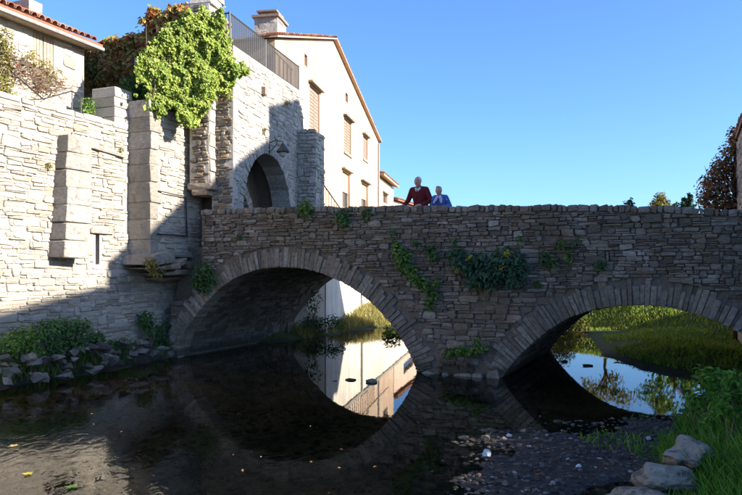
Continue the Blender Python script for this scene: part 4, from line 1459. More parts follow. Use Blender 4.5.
bush('wall_fern', 'light green fern on the bridge face above the right arch, near its left haunch', 'fern', [on_bridge(562, 245, .1), on_bridge(568, 256, .08)], [.10, .1], 90, .09, M['mid_leaf'], 113, root=on_bridge(564, 250, .02))
bush('wall_fern', 'tiny dark fern on the bridge above the crown of the right arch', 'fern', [on_bridge(600, 265, .08)], [.11], 70, .09, M['fern'], 115, root=on_bridge(600, 266, .02))
bush('wall_plant', 'leafy plant leaning over the stream at the foot of the pier', 'plant', [on_bridge(x, y, .22) for x, y in ((450, 353), (460, 350), (470, 352), (480, 348), (476, 342))],
     [.14, .15, .16, .13, .1], 330, .10, M['mid_leaf'], 117, root=on_bridge(465, 366, .12), squash=(1, 1, .55))
bush('parapet_plant', 'grassy green tuft on the parapet next to the gate tower buttress', 'plant', [on_bridge(305, 206, .1), on_bridge(306, 213, .08)], [.17, .13], 180, .11, M['mid_leaf'], 119, root=on_bridge(305, 214, .02))
bush('parapet_plant', 'dark green tuft hanging under the parapet below the low railing', 'plant', [on_bridge(343, 217, .1), on_bridge(347, 223, .08)], [.19, .12], 200, .10, M['fern'], 121, root=on_bridge(343, 218, .02))
bush('parapet_plant', 'small green tuft on the parapet left of the man', 'plant', [on_bridge(368, 214, .08)], [.13], 90, .09, M['fern'], 123, root=on_bridge(368, 217, .02))
bush('parapet_plant', 'tiny sprig standing on top of the parapet right of the couple', 'plant', [on_bridge(630, 203, -.1)], [.09], 36, .09, M['fig'], 125, root=on_bridge(628, 207, -.1))
bush('hanging_bush', 'dark green bush hanging at the left springing of the left arch', 'shrub', [on_bridge(x, y, .14) for x, y in ((200, 276), (207, 268), (212, 278), (205, 286), (197, 284))],
     [.26, .18, .2, .2, .16], 520, .10, M['fern'], 127, root=on_bridge(205, 275, .02))
for i, (x, y, rr, lab) in enumerate(((415, 243, .08, 'small moss tuft on the bridge above the trailing climber'), (538, 284, .09, 'small green weed on the bridge beside the right arch ring'),
                                     (455, 242, .09, 'small weed above the left end of the big bridge shrub'), (520, 240, .1, 'feathery weed on the bridge above the big shrub'),
                                     (575, 243, .08, 'little weed on the bridge above the dark fern'), (392, 232, .08, 'little weed on the bridge under the couple'),
                                     (240, 236, .09, 'little weed on the bridge below the archway'))):
    bush('wall_weed', lab, 'weed', [on_bridge(x, y, .06)], [rr], 45, .08, M['fern'], 131 + i * 2, root=on_bridge(x, y, .01), twigs=False)
# weeds on the lit walls
for i, (fr, x, y, lab) in enumerate(((W1, 47, 166, 'small yellow-green weed left of the leaning buttress'), (W1, 119, 150, 'small weed beside the ledge stone of the town wall'),
                                     (TW, 285, 102, 'small green tuft on the gate tower face below the railing'), (TW, 262, 131, 'dry tuft on the gate tower above the archway'))):
    s, z = fr.at(x, y)
    bush('wall_weed', lab, 'weed', [fr.w(s, z, .06)], [.09], 40, .08, M['dry_leaf'], 161 + i * 2, root=fr.w(s, z, .01), twigs=False)

# plants round the corbel and at the foot of the town wall
def on_w1(px, py, d): return W1.w(*W1.at(px, py, d), d)


bush('corbel_plant', 'wispy plant hanging from the corbel below the pier', 'plant', [on_w1(150, 263, 1.0), on_w1(157, 272, .95), on_w1(165, 266, .95)], [.16, .14, .12], 240, .1, M['dry_leaf'], 171, root=on_w1(155, 262, .7), droop=.9)
bank_specs = [((8, 335), .42), ((25, 328), .45), ((45, 322), .42), ((62, 318), .40), ((80, 318), .36), ((30, 345), .4), ((12, 355), .35), ((55, 338), .36), ((75, 335), .36), ((95, 330), .32), ((110, 338), .28), ((122, 335), .26)]
names = ['dark green bank herbs at the far left edge under the sunlit wall', 'dark green bank herbs in the middle of the left bank', 'dark green bank herbs nearest the left springing of the bridge']
for k in range(3):
    sp = bank_specs[k * 4:(k + 1) * 4] if k < 2 else bank_specs[8:]
    sp = [bank_specs[i] for i in ((0, 1, 5, 6), (2, 3, 7, 4), (8, 9, 10, 11))[k]]
    bush('bank_herbs', names[k], 'herbs', [on_w1(p[0], p[1] + 9, .5) for p, r in sp], [r * .72 for p, r in sp], 1700, .075, M['fern' if k else 'mid_leaf'], 181 + k * 4, group=None, aspect=.6, squash=(1, 1, .8))
bush('bank_plant', 'lone green plant at the wall foot under the corbel', 'plant', [on_w1(146, 320, .3), on_w1(150, 328, .35), on_w1(158, 338, .4)], [.22, .18, .2], 420, .1, M['fern'], 195)
bush('bank_plant', 'ferny plant in the dark corner beside the bridge springing', 'plant', [on_w1(162, 328, .25), on_w1(165, 345, .4)], [.16, .2], 260, .1, M['fern'], 197)


# ------------------------------------------------------------------ rocks
def rock_mesh(name, seed, sub=3, amp=.35, flat=1.0, lo=.35, hi=.75, smooth=False):
    bm = bmesh.new()
    bmesh.ops.create_icosphere(bm, subdivisions=sub, radius=1)
    off = Vector((seed * 3.7, seed * 1.3, seed * 2.1))
    r = random.Random(seed)
    planes = [(Vector((r.gauss(0, 1), r.gauss(0, 1), r.gauss(0, 1))).normalized(), r.uniform(lo, hi)) for _ in range(13)]
    for v in bm.verts:
        p = v.co.copy()
        for n_, d_ in planes:
            k = p.dot(n_) - d_
            if k > 0: p -= n_ * k * .97
        p *= 1 + amp * .35 * mnoise.noise(p * 1.3 + off) + amp * .15 * mnoise.noise(p * 4 + off) + amp * .07 * mnoise.noise(p * 11 + off)
        p.z *= flat
        v.co = p
    me = bpy.data.meshes.new(name)
    bm.to_mesh(me)
    bm.free()
    if smooth: me.polygons.foreach_set('use_smooth', [True] * len(me.polygons))
    return me


ROCKS = [rock_mesh('rock', i + 1, 3) for i in range(6)]
for m_ in ROCKS: m_.materials.append(M['rock'])


def rock(name, loc, sc, me, rot, label, cat, group=None, tilt=0.0):
    o = bpy.data.objects.new(name, me)
    COL.objects.link(o)
    o.location = loc
    o.scale = sc
    o.rotation_euler = (tilt, tilt * .5, rot)
    return tag(o, label, cat, group)


rnd = random.Random(91)
for i in range(58):
    t = rnd.random()
    px = -8 + 182 * t
    base = np.interp(px, [0, 175], [388, 357])
    py = base - rnd.uniform(0, 34) * (1.0 if px < 130 else .7)
    Y = F * (HC - .12) / (np.interp(px, [0, 175], [388, 357]) - YH) + (base - py) * .014
    p = at(px, py, Y)
    s = rnd.uniform(.06, .2)
    gz = float(ground_z(p[0], p[1]))
    rock('bank_rock', (p[0], p[1], max(min(p[2], gz + .6), gz - .02)), (s * rnd.uniform(1, 1.6), s, s * rnd.uniform(.55, .8)), ROCKS[i % 6], rnd.uniform(0, 6), 'grey angular rock in the heap along the foot of the town wall', 'rock', 'rocks along the left bank', rnd.uniform(-.3, .3))
p = at(146, 352, 18.0)
rock('bank_rock', (p[0], p[1], .1), (.75, .4, .38), ROCKS[1], .9, 'long pale rock slab in the corner next to the bridge springing', 'rock', None, .2)

BLD = [rock_mesh('boulder', 20 + i, 5, .9, lo=.5, hi=.9, smooth=True) for i in range(3)]
for m_ in BLD: m_.materials.append(M['boulder'])
def gp(px, py, z): # a place on the ground at height z
    Y = F * (HC - z) / (py - YH)
    return ((px - PX0) / F * Y, Y, z)
p = at(668, 466, 6.75)
rock('boulder', (p[0], p[1], .29), (.33, .28, .22), BLD[0], .5, 'big pale boulder at the edge of the grass, lower right', 'boulder')
p = at(684, 447, 7.3)
rock('boulder', (p[0], p[1], .36), (.42, .27, .17), BLD[1], 1.0, 'brown flat boulder lying behind the big pale boulder', 'boulder')
p = at(644, 490, 6.5)
rock('boulder', (p[0], p[1], .14), (.36, .27, .16), BLD[2], 2.1, 'tan boulder in front of the big pale boulder by the puddle', 'boulder')
WR = rock_mesh('white_stone', 33, 3, .3); WR.materials.append(M['white_rock'])
p = gp(488, 456, .03)
rock('white_stone', (p[0], p[1], .06), (.10, .07, .075), WR, .4, 'bright white stone at the edge of the gravel bar', 'stone')
for i, (x, y, s, lab) in enumerate(((510, 432, .05, 'small pale stone on the gravel near the pier reflection'), (648, 437, .06, 'small pale stone behind the boulders'), (505, 482, .06, 'grey stone at the lower edge of the gravel bar'),
                                    (578, 467, .04, 'small light pebble beside the puddle'), (715, 478, .07, 'grey stone in the grass at the lower right corner'), (728, 486, .06, 'round stone at the bottom right corner'))):
    p = gp(x, y, .06)
    gz = float(ground_z(p[0], p[1]))
    rock('loose_stone', (p[0], p[1], gz + s * .3), (s * 1.3, s, s * .7), (WR if i in (0, 1, 3) else ROCKS[i]), i, lab, 'stone')
# stones breaking the surface of the water
for i, (x, y, s, lab) in enumerate(((352, 380, .10, 'dark wet stone in the mirror image of the pale house'), (372, 382, .13, 'flat dark stone right of the wet stone in the mirrored house'), (335, 381, .05, 'tiny dark stone left of the others in the mirrored house'),
                                    (421, 366, .12, 'mossy stone at the left foot of the pier'), (588, 366, .16, 'flat mud-covered stone in the water beyond the right arch'), (565, 362, .13, 'dark stone in the water next to the pier inside the right arch'))):
    p = gp(x, y, .0)
    rock('wet_stone', (p[0], p[1], -.005), (s * 1.4, s * .9, s * .55), ROCKS[i % 6], .2 * i, lab, 'stone')

# gravel (nobody could count it)
def scatter_pebbles(name, n, fn, smin, smax, mat, seed, label):
    r = np.random.default_rng(seed)
    bm = bmesh.new()
    bmesh.ops.create_icosphere(bm, subdivisions=1, radius=1)
    bv = np.array([v.co[:] for v in bm.verts])
    bf = np.array([[v.index for v in f.verts] for f in bm.faces])
    bm.free()
    X, Y = fn(r, n)
    Z = ground_z(X, Y)
    n = len(X)
    S = smin + (smax - smin) * r.random(n) ** 5
    sc = np.stack([S * r.uniform(.8, 1.5, n), S * r.uniform(.8, 1.2, n), S * r.uniform(.4, .8, n)], 1)
    th = r.uniform(0, 6.28, n)
    v = bv[None] * (1 + .25 * r.normal(0, 1, (n, len(bv), 1)) * .5) * sc[:, None]
    x = v[..., 0] * np.cos(th)[:, None] - v[..., 1] * np.sin(th)[:, None]
    y = v[..., 0] * np.sin(th)[:, None] + v[..., 1] * np.cos(th)[:, None]
    V = np.stack([x + X[:, None], y + Y[:, None], v[..., 2] + (Z + S * .15)[:, None]], -1).reshape(-1, 3)
    Fc = (bf[None] + (np.arange(n) * len(bv))[:, None, None]).reshape(-1, 3)
    o = mesh_obj(name, V, Fc.tolist(), mat, smooth=False, kind='stuff')
    tag(o, label, 'gravel')
    return o


def bar_pts(r, n):
    X, Y = r.uniform(.3, 5.5, n), 5.6 + 5.8 * r.random(n) ** 1.3
    xb_ = np.interp(Y, np.array(BANKLINE)[:, 1], np.array(BANKLINE)[:, 0])
    d = seg_dist(X, Y, SHORE, True)
    k = ((~inside_np(X, Y, SHORE)) | (d < .6)) & (X < xb_ + .35)
    return X[k], Y[k]


def bed_pts(r, n):
    X, Y = r.uniform(-6.5, 3, n), 5.5 + 8 * r.random(n)
    k = inside_np(X, Y, SHORE)
    return X[k], Y[k]


scatter_pebbles('gravel', 15000, bar_pts, .005, .042, M['pebble'], 301, 'dark gravel bar with small stones, lower right')
M['bed_pebble'] = stone_mat('bed_pebbles', [(0, (0.04, 0.032, 0.02)), (0.5, (0.10, 0.08, 0.05)), (1, (0.24, 0.19, 0.12))], bstr=0.3)
scatter_pebbles('bed_gravel', 7000, bed_pts, .015, .075, M['bed_pebble'], 302, 'pebbles on the stream bed under the shallow water')


# ------------------------------------------------------------------ grass
def grass(name, X, Y, hmin, hmax, mat, seed, label, width=.008, lean=.45):
    r = np.random.default_rng(seed)
    n = len(X)
    Z = ground_z(X, Y) - .01
    H = r.uniform(hmin, hmax, n)
    th = r.uniform(0, 6.28, n)
    ld = np.stack([np.cos(th), np.sin(th)], 1) * (H * r.uniform(.1, lean * 2, n))[:, None]
    tw = r.uniform(0, 6.28, n)
    wd = np.stack([np.cos(tw), np.sin(tw)], 1) * width * r.uniform(.7, 1.6, n)[:, None]
    B = np.stack([X, Y], 1)
    def lv(k, w, z): return np.concatenate([B + ld * k + wd * w, (Z + H * z)[:, None]], 1)
    V = np.stack([lv(0, -1, 0), lv(0, 1, 0), lv(.35, -.8, .55), lv(.35, .8, .55), lv(1, 0, .92)], 1).reshape(-1, 3)
    i = np.arange(n)[:, None] * 5
    Fc = np.concatenate([i + [[0, 1, 3]], i + [[0, 3, 2]], i + [[2, 3, 4]]], 1).reshape(-1, 3)
    o = mesh_obj(name, V, Fc.tolist(), mat, kind='stuff')
    return tag(o, label, 'grass')


r_ = np.random.default_rng(401)
X, Y = r_.uniform(-9, -4.2, 16000), r_.uniform(9, 19, 16000)
k = ~inside_np(X, Y, SHORE) & ((X + 7.51) * W1.n[0] + (Y - 14.18) * W1.n[1] > .02) & (vnoise(X, Y, 2.2, 31) > -.12)
grass('shore_grass', X[k], Y[k], .10, .36, M['grass'], 406, 'dark grass between the rocks under the town wall')
n = 60000
X, Y = r_.uniform(1.8, 8.5, n), 4.6 + 9.5 * r_.random(n)
xb_ = np.interp(Y, np.array(BANKLINE)[:, 1], np.array(BANKLINE)[:, 0])
e = X - xb_
k = (e > -.15) & (e < 3.5) & (vnoise(X, Y, 1.5, 21) + .5 + np.clip(e, 0, 1) * .6 > .35)
grass('bank_grass', X[k], Y[k], .10, .34, M['grass'], 402, 'long dark green grass on the near right bank')
n = 2600
X, Y = r_.uniform(2.2, 6, n), r_.uniform(7.5, 11.5, n)
xb_ = np.interp(Y, np.array(BANKLINE)[:, 1], np.array(BANKLINE)[:, 0])
k = (X < xb_) & (X > xb_ - 1.6) & (vnoise(X, Y, 1.2, 22) > .05) & ~inside_np(X, Y, SHORE)
grass('bar_grass', X[k], Y[k], .05, .16, M['grass'], 403, 'sparse grass tufts on the gravel bar below the right arch')
n = 150000
X, Y = r_.uniform(-3, 17, n), r_.uniform(13, 37, n)
v_ = (X - 1.09) * .4147 + (Y - 15.55) * .91
d_ = seg_dist(X, Y, SHORE, True)
out_ = ~inside_np(X, Y, SHORE) & (v_ > np.where(X > 6, -.5, 5.4)) & (X > np.where(Y < 27.2, -2.75 + .3 * (Y - 23.45), (-2.42 + .19 * (Y - 24.9)) + 1.05))
k = out_ & (d_ < 9) & (X > 3.2) & (d_ > .25) & (vnoise(X, Y, .8, 23) + .42 + .1 * np.minimum(d_, 3) > .3)
grass('far_bank_grass', X[k], Y[k], .05, .17, M['far_grass'], 404, 'sunlit green grass on the slope beyond the right arch', width=.012)
k = out_ & (X <= 3.4) & (d_ < 6)
grass('reed_grass', X[k], Y[k], .12, .45, M['straw'], 405, 'straw-coloured tall grass on the bank beyond the left arch', width=.012)

bush('stream_bush', 'dark green leafy bush at the water edge beyond the left arch', 'bush', [at(x, y, 23.9) for x, y in ((300, 325), (310, 320), (320, 323), (332, 321), (340, 324))], [.26, .28, .26, .26, .2], 1100, .085, M['fern'], 501)
bush('bare_sapling', 'thin sapling with few leaves against the shaded wall beyond the left arch', 'sapling', [at(311, 305, 23.7), at(314, 298, 23.7), at(306, 300, 23.7)], [.35, .3, .28], 130, .12, M['fern'], 503, root=at(312, 332, 23.7))
bush('stream_bush', 'light green bush at the right edge of the left arch opening', 'bush', [at(x, y, 24.0) for x, y in ((392, 334), (402, 342), (410, 350), (396, 342))], [.35, .4, .35, .3], 1100, .13, M['mid_leaf'], 505)
bush('slope_bush', 'round green bush on the grassy slope beyond the right arch', 'bush', [at(x, y, 27) for x, y in ((655, 318), (668, 314), (678, 320), (690, 324), (645, 322))], [.5, .55, .5, .45, .4], 2200, .14, M['mid_leaf'], 507)
bush('slope_bush', 'dark bush on the slope at the right edge under the arch', 'bush', [at(x, y, 24) for x, y in ((705, 325), (720, 330), (735, 334))], [.5, .5, .5], 1500, .13, M['fern'], 509)
bush('willow_bush', 'feathery yellow-green bush beside the water right of the pier', 'bush', [at(x, y, 25.5) for x, y in ((556, 318), (566, 322), (576, 326), (548, 322), (560, 310))], [.7, .6, .5, .6, .5], 2600, .13, M['dry_leaf'], 511, aspect=.3, droop=.9)
# tall nettle-like herbs on the near right bank
for i, (x, y, lab) in enumerate(((738, 405, 'tall dark nettles at the right edge above the grass'), (722, 425, 'leafy nettle clump on the near bank left of the tall nettles'), (706, 400, 'low leafy herbs at the top of the grass bank below the arch'))):
    Yh = 7.6 + i * .9
    c = [at(x + dx, y - dy, Yh) for dx, dy in ((-8, 0), (6, 8), (0, 22), (12, 20))]
    bush('nettle_clump', lab, 'nettles', c, [.17, .18, .16, .17], 480, .085, M['grass'], 521 + i * 3, aspect=.5, root=(c[0][0], c[0][1], float(ground_z(c[0][0], c[0][1]))))


# ------------------------------------------------------------------ trees
def tree(name, label, base, h, crown_c, crown_r, n, size, mat, seed, trunk_r=.12, conifer=False, group=None, aspect=.55):
    t = thing(name, base, label, 'tree', group)
    b = Vector(base)
    r = random.Random(seed)
    tr = Geo()
    top = b + Vector((r.uniform(-.1, .1), r.uniform(-.1, .1), h * (.95 if conifer else .75)))
    tr.tube([b - Vector((0, 0, .2)), b.lerp(top, .35) + Vector((r.uniform(-.1, .1), 0, 0)), b.lerp(top, .7), top], [trunk_r, trunk_r * .75, trunk_r * .5, trunk_r * .15], 8)
    trunk = tr.obj('trunk', M['bark'], t, smooth=True)
    br = Geo()
    if conifer:
        C, R = [], []
        for i in range(14):
            k = i / 13
            C.append((b.x, b.y, b.z + h * (.2 + .78 * k)))
            R.append(crown_r[0] * (1 - k * .92))
        P, Nn = [], []
        rr = np.random.default_rng(seed)
        zf = rr.random(n) ** 1.4
        th = rr.uniform(0, 6.28, n)
        lay = .75 + .25 * np.sin(zf * 60)
        rad = crown_r[0] * (1 - zf * .97) * np.sqrt(rr.random(n)) * lay
        P = np.stack([b.x + rad * np.cos(th), b.y + rad * np.sin(th), b.z + h * (.15 + .85 * zf) - rad * .25], 1)
        Nn = np.stack([np.cos(th) * .5, np.sin(th) * .5, np.full(n, .7)], 1)
    else:
        for c in crown_c:
            c = Vector(c)
            s = b.lerp(top, r.uniform(.35, .8))
            m = s.lerp(c, .5) + Vector((r.uniform(-.1, .1), r.uniform(-.1, .1), r.uniform(0, .15))) * h * .15
            br.tube([s, m, c], [trunk_r * .4, trunk_r * .25, trunk_r * .06], 6)
            for q in range(3):
                e = c + Vector((r.gauss(0, 1), r.gauss(0, 1), r.gauss(0, .8))) * crown_r[0] * .7
                br.tube([m.lerp(c, .6), e], [trunk_r * .12, trunk_r * .04], 5)
        P, Nn = blob_cloud(crown_c, crown_r, n, seed, .85)
        Nn = Nn * .7 + np.array([0, 0, .4])
    if br.v: br.obj('branches', M['bark'], t)
    leaf_obj('crown', P, Nn, size, mat, t, seed=seed + 3, aspect=aspect)
    return t


tree('red_tree', 'red-brown leaved tree beside the stone house at the right edge', (10.6, 20.3, .3), 5.6,
     [at(x, y, 20.4) for x, y in ((730, 150), (724, 162), (717, 174), (732, 168), (708, 186), (722, 186), (736, 140), (706, 200), (714, 203), (728, 204), (738, 182), (735, 132), (708, 180), (715, 166))],
     [.3, .32, .34, .36, .34, .42, .28, .3, .42, .42, .36, .2, .14, .14], 3600, .095, M['red_leaf'], 601, aspect=.7)
tree('poplar', 'small yellow-green tree rising behind the parapet at right', (18.6, 45, 1.2), 6.0, [at(660 + dx, y, 45) for dx, y in ((0, 196), (-3, 202), (3, 202), (0, 206), (-6, 207), (6, 207), (1, 199))], [.3, .35, .35, .45, .4, .4, .3], 900, .2, M['dry_leaf'], 605)
for i, (x, top, lab) in enumerate(((684, 198, 'dark conifer just right of the yellow-green tree'), (690, 194, 'tallest dark conifer beside the red-brown tree'), (676, 203, 'low dark conifer nearest the yellow-green tree'))):
    p = at(x, 208, 60)
    zt_ = at(x, top, 60)[2]
    tree('conifer', lab, (p[0], p[1], 1.2), zt_ - 1.2, [], [1.5], 1600, .3, M['conifer'], 611 + i, conifer=True, group='far conifers')
for i, (x, y, zt_, lab) in enumerate(((10.6, 31.5, 4.6, 'small leafy tree behind the bridge, mirrored in the water under the right arch'), (13.2, 30.5, 4.3, 'second small tree behind the bridge, right of the mirrored one'))):
    gz = float(ground_z(x, y))
    C = [(x + random.uniform(-1.0, 1.0), y + random.uniform(-1.0, 1.0), random.uniform(gz + 1.3, zt_ - .5)) for _ in range(9)]
    tree('bank_tree', lab, (x, y, gz), zt_ - gz - .2, C, [.5] * 9, 1100, .17, M['dry_leaf' if i == 0 else 'mid_leaf'], 641 + i, .09, group='small trees beyond the bridge')
# trees on the right bank just outside the picture, which shade the near stream
for i, (x, y, zt_, lab) in enumerate(((9.8, 3.6, 5.2, 'low leafy tree on the near right bank, middle one of three'), (10.2, 5.8, 5.2, 'low leafy tree on the near right bank, nearest the bridge'), (9.4, 1.2, 5.5, 'low leafy tree on the near right bank, beside the viewer'))):
    gz = float(ground_z(x, y))
    C = [(x + random.uniform(-1.1, 1.1), y + random.uniform(-1.3, 1.3), random.uniform(gz + .3, zt_ - .7)) for _ in range(16)]
    tree('bank_tree', lab, (x, y, gz), zt_ - gz - .2, C, [.75] * 16, 2600, .2, M['mid_leaf'], 621 + i, group='trees on the near right bank')

# ------------------------------------------------------------------ right bank houses
RH = Frame(11.40, 22.0, 204.5)        # facade facing the stream, seen almost edge on; s runs towards the camera
rh = thing('right_stone_house', RH.w(0, 1, 0), 'brown stone house cut off by the right edge of the picture', 'house')
zE = HC + (YH - 150) / F * 22
Geo().box(RH, 0, 4.6, .3, zE, -6.5, 0).obj('wall', M['tower'], rh)
st = courses(RH, lambda s, z: 0 < s < 4.6 and 2 < z < zE, 0, 4.6, 2, zE, (.14, .24), (.25, .5), seed=73, proud=(.0, .03))
BK = Frame(*RH.w(4.6, 0, 0)[:2], 294.5)
split_parts(st, 'stone', 'small_stones', M['tower'], rh, 60)
V = [RH.w(-.05, zE, .06), RH.w(4.8, zE, .06), RH.w(4.8, zE + 1.6, -3.4), RH.w(-.2, zE + 1.6, -3.4), RH.w(4.8, zE, -6.8), RH.w(-.2, zE, -6.8)]
V2 = [(x, y, z + .1) for x, y, z in V]
rr2 = Geo().add(V + V2, [(0, 1, 2, 3), (3, 2, 4, 5), (6, 9, 8, 7), (9, 11, 10, 8), (0, 6, 7, 1), (4, 10, 11, 5), (0, 3, 9, 6), (3, 5, 11, 9), (1, 7, 8, 2), (2, 8, 10, 4)]).obj('roof', M['tile'], rh)
Geo().add([RH.w(0, zE, -.1), RH.w(0, zE, -6.5), RH.w(0, zE + 1.45, -3.4)] + [RH.w(4.6, zE, -.1), RH.w(4.6, zE, -6.5), RH.w(4.6, zE + 1.45, -3.4)], [(0, 1, 2), (3, 5, 4)]).obj('gable', M['rubble'], rh)
A_ = Vector(RH.w(0, zE + .1, .05)); B_ = Vector(RH.w(4.8, zE + .1, .05))
roof_tiles(rr2, M['tile'], A_, B_ - A_, Vector(RH.w(0, zE + 1.6, -3.4)) - Vector(RH.w(0, zE, .3)), 23, 2)
# tall houses further up the right bank, out of the picture: they shade the gate tower and the bridge
TH = Frame(18.0, 0.0, 180)            # facade faces the stream; s = -Y


HA = 13.25
PROF_B = [(8.5, 13.75), (11.5, 15.2), (13.55, 15.9)]
PROF_C = [(13.6, 16.9), (16.3, 17.4)]


def row_house(label, y0, y1, prof, mat):
    h = thing('row_house', (18.5, (y0 + y1) / 2, 2.5), label, 'house', 'tall houses up the right bank')
    fr = Frame(18.0, y0, 0)
    fr.n = (-1, 0)
    out = [(0, 0), (y1 - y0, 0)] + [(y - y0, z) for y, z in prof[::-1]]
    wins = [(s + .0, z) for s in np.arange(.9, y1 - y0 - 1.4, 2.0) for z in (4.0, 7.0)]
    plate(fr, out, [[(s, z), (s + .9, z), (s + .9, z + 1.5), (s, z + 1.5)] for s, z in wins], -.5, 0).obj('wall', mat, h)
    plate(fr, out, [], -7, -.503).obj('body', mat, h)
    for s, z in wins:
        thing_part(fr, h, 'window', s, s + .9, z, z + 1.5)
    top = [(y - y0, z) for y, z in prof]
    g = Geo()
    for (a, za), (b, zb_) in zip(top[:-1], top[1:]):
        if abs(a - b) < .05: continue
        V = [fr.w(a, za + .01, .1), fr.w(b, zb_ + .01, .1), fr.w(b, zb_ + .01, -7.2), fr.w(a, za + .01, -7.2)]
        V += [(x, y, z + .12) for x, y, z in V]
        g.add(V, [(0, 3, 2, 1), (4, 5, 6, 7), (0, 1, 5, 4), (1, 2, 6, 5), (2, 3, 7, 6), (3, 0, 4, 7)])
    g.obj('roof', M['tile'], h)


row_house('flat-eaved rendered house on the right bank, nearest the camera', 3.9, 8.45, [(3.9, HA), (8.45, HA)], M['render_wall'])
row_house('gabled rendered house on the right bank behind the flat-eaved one', 8.5, 13.55, PROF_B, M['white_wall'])
row_house('tallest rendered house on the right bank', 13.6, 16.3, PROF_C, M['render_wall'])
row_house('unseen salmon house added beyond the tallest one to shade the return wall', 16.35, 19.4, [(16.35, 11.2), (19.4, 11.2)], M['salmon'])  # added out of view to throw shade on the quay's return wall

# ------------------------------------------------------------------ pergola with dry vine, upper left
pg = thing('iron_pergola', W1.w(1, 5.8, -.3), 'rusty iron pergola frame on top of the town wall, upper left', 'pergola')
def w1p(px, py, d): return W1.w(*W1.at(px, py, d), d)
Geo().tube([w1p(-10, 55, -.2), w1p(5, 66, -.2), w1p(43, 99, -.2), w1p(72, 91, -.5)], .018, 6).obj('beam', M['iron'], pg)
Geo().tube([w1p(72, 91, -.5), w1p(72, 118, -.5)], .016, 6).obj('post', M['iron'], pg)
Geo().tube([w1p(72, 91, -.5), w1p(81, 98, -.3), w1p(81, 118, -.3)], .018, 6).obj('post', M['iron'], pg)
Geo().tube([w1p(43, 99, -.2), w1p(15, 101, -.2)], .014, 6).obj('beam', M['iron'], pg)
dv = thing('dry_vine', W1.w(1, 6, -.3), 'tangled brown leafless vine spread over the iron pergola', 'vine')
g = Geo()
rnd = random.Random(95)
vp = [(0, 48), (20, 58), (45, 72), (68, 90), (45, 97), (25, 84), (0, 66)]
cnt = 0
while cnt < 260:
    x, y = rnd.uniform(-8, 70), rnd.uniform(45, 100)
    if not in_poly(vp + [(-10, 60), (-10, 45)], x, y): continue
    cnt += 1
    d = rnd.uniform(-.6, -.1)
    a = Vector(w1p(x, y, d))
    b_ = a + Vector((rnd.gauss(0, .16), rnd.gauss(0, .16), rnd.gauss(0, .1)))
    c_ = b_ + Vector((rnd.gauss(0, .16), rnd.gauss(0, .16), rnd.gauss(-.03, .1)))
    g.tube([a, b_, c_], [.008, .007, .004], 4)
g.obj('twigs', M['twig'], dv)
P = [w1p(rnd.uniform(-5, 60), 0, -.3) for _ in range(1)]
pp, nn_ = ivy_on([(W1, poly_px(W1, [(-5, 50), (20, 60), (45, 75), (66, 91), (44, 95), (20, 82), (-5, 66)], -.4), -.5, 1.0)], 420, .3, 96)
leaf_obj('dead_leaves', pp, nn_, .09, M['red_leaf'], dv, seed=97)
bush('yellow_climber', 'yellow-green climbing shrub at the far left edge above the wall', 'climber', [w1p(x, y, -.3) for x, y in ((0, 40), (4, 52), (-2, 66), (2, 80), (4, 95), (-3, 105))], [.28, .26, .26, .26, .24, .24], 1300, .09, M['dry_leaf'], 541)
bush('wall_top_plant', 'yellowish shrub growing below the shutters of the old house', 'shrub', [OH.w(*OH.at(x, y, .25), .25) for x, y in ((30, 56), (45, 68), (56, 76), (48, 78))], [.2, .22, .18, .2], 420, .08, M['dry_leaf'], 543)
bush('wall_top_plant', 'green plant in the dark gap between the old house and the pillar', 'plant', [w1p(x, y, -.6) for x, y in ((87, 105), (88, 113), (104, 95), (103, 102))], [.2, .18, .16, .16], 420, .09, M['mid_leaf'], 545)
bush('wall_top_plant', 'dark green shrub at the foot of the bright ivy beside the pillar', 'shrub', [w1p(x, y, -.2) for x, y in ((128, 85), (138, 88), (136, 98), (145, 96), (142, 80))], [.26, .26, .22, .2, .24], 700, .1, M['fern'], 547)

# ------------------------------------------------------------------ fallen leaves
def fallen(name, px, py, size, mat, seed, label):
    p = gp(px, py, .006)
    V, Fc = [], []
    r = random.Random(seed)
    n = 15
    rot = r.uniform(0, 6.28)
    for i in range(n):
        t = 2 * math.pi * i / n + rot
        k = size * (1 if i % 3 == 0 else (.55 if i % 3 == 1 else .7))
        V.append((p[0] + k * math.cos(t), p[1] + k * math.sin(t), .008 + r.uniform(0, .012)))
    V.append((p[0], p[1], .014))
    Fc = [(i, (i + 1) % n, n) for i in range(n)]
    o = mesh_obj(name, V, Fc, mat, origin=(p[0], p[1], .01))
    return tag(o, label, 'leaf')


fallen('floating_leaf', 28, 474, .065, M['yellow_leaf'], 1, 'big yellow-green leaf floating at the lower left')
fallen('floating_leaf', 72, 487, .07, M['mid_leaf'], 2, 'green leaf floating near the bottom edge at left')
fallen('floating_leaf', 14, 446, .07, M['creeper'], 3, 'reddish brown leaf in the riffle at the left edge')
rr_ = np.random.default_rng(701)
pl_ = [gp(x, y, 0) for x, y in zip(np.concatenate([rr_.uniform(60, 640, 30), rr_.normal(560, 50, 30)]), np.concatenate([rr_.uniform(410, 494, 30), rr_.normal(462, 18, 30).clip(425, 494)]))]
P = np.array([(p[0], p[1], max(.006, float(ground_z(p[0], p[1])) + .02)) for p in pl_])
lv_ = leaf_obj('fallen_leaves', P, np.tile([0, 0, 1.0], (len(P), 1)), .045, M['red_leaf'], None, seed=702, kind='stuff', spread=.15, aspect=.7, droop=0)
tag(lv_, 'small yellow and brown leaves scattered on the water and gravel', 'leaves')


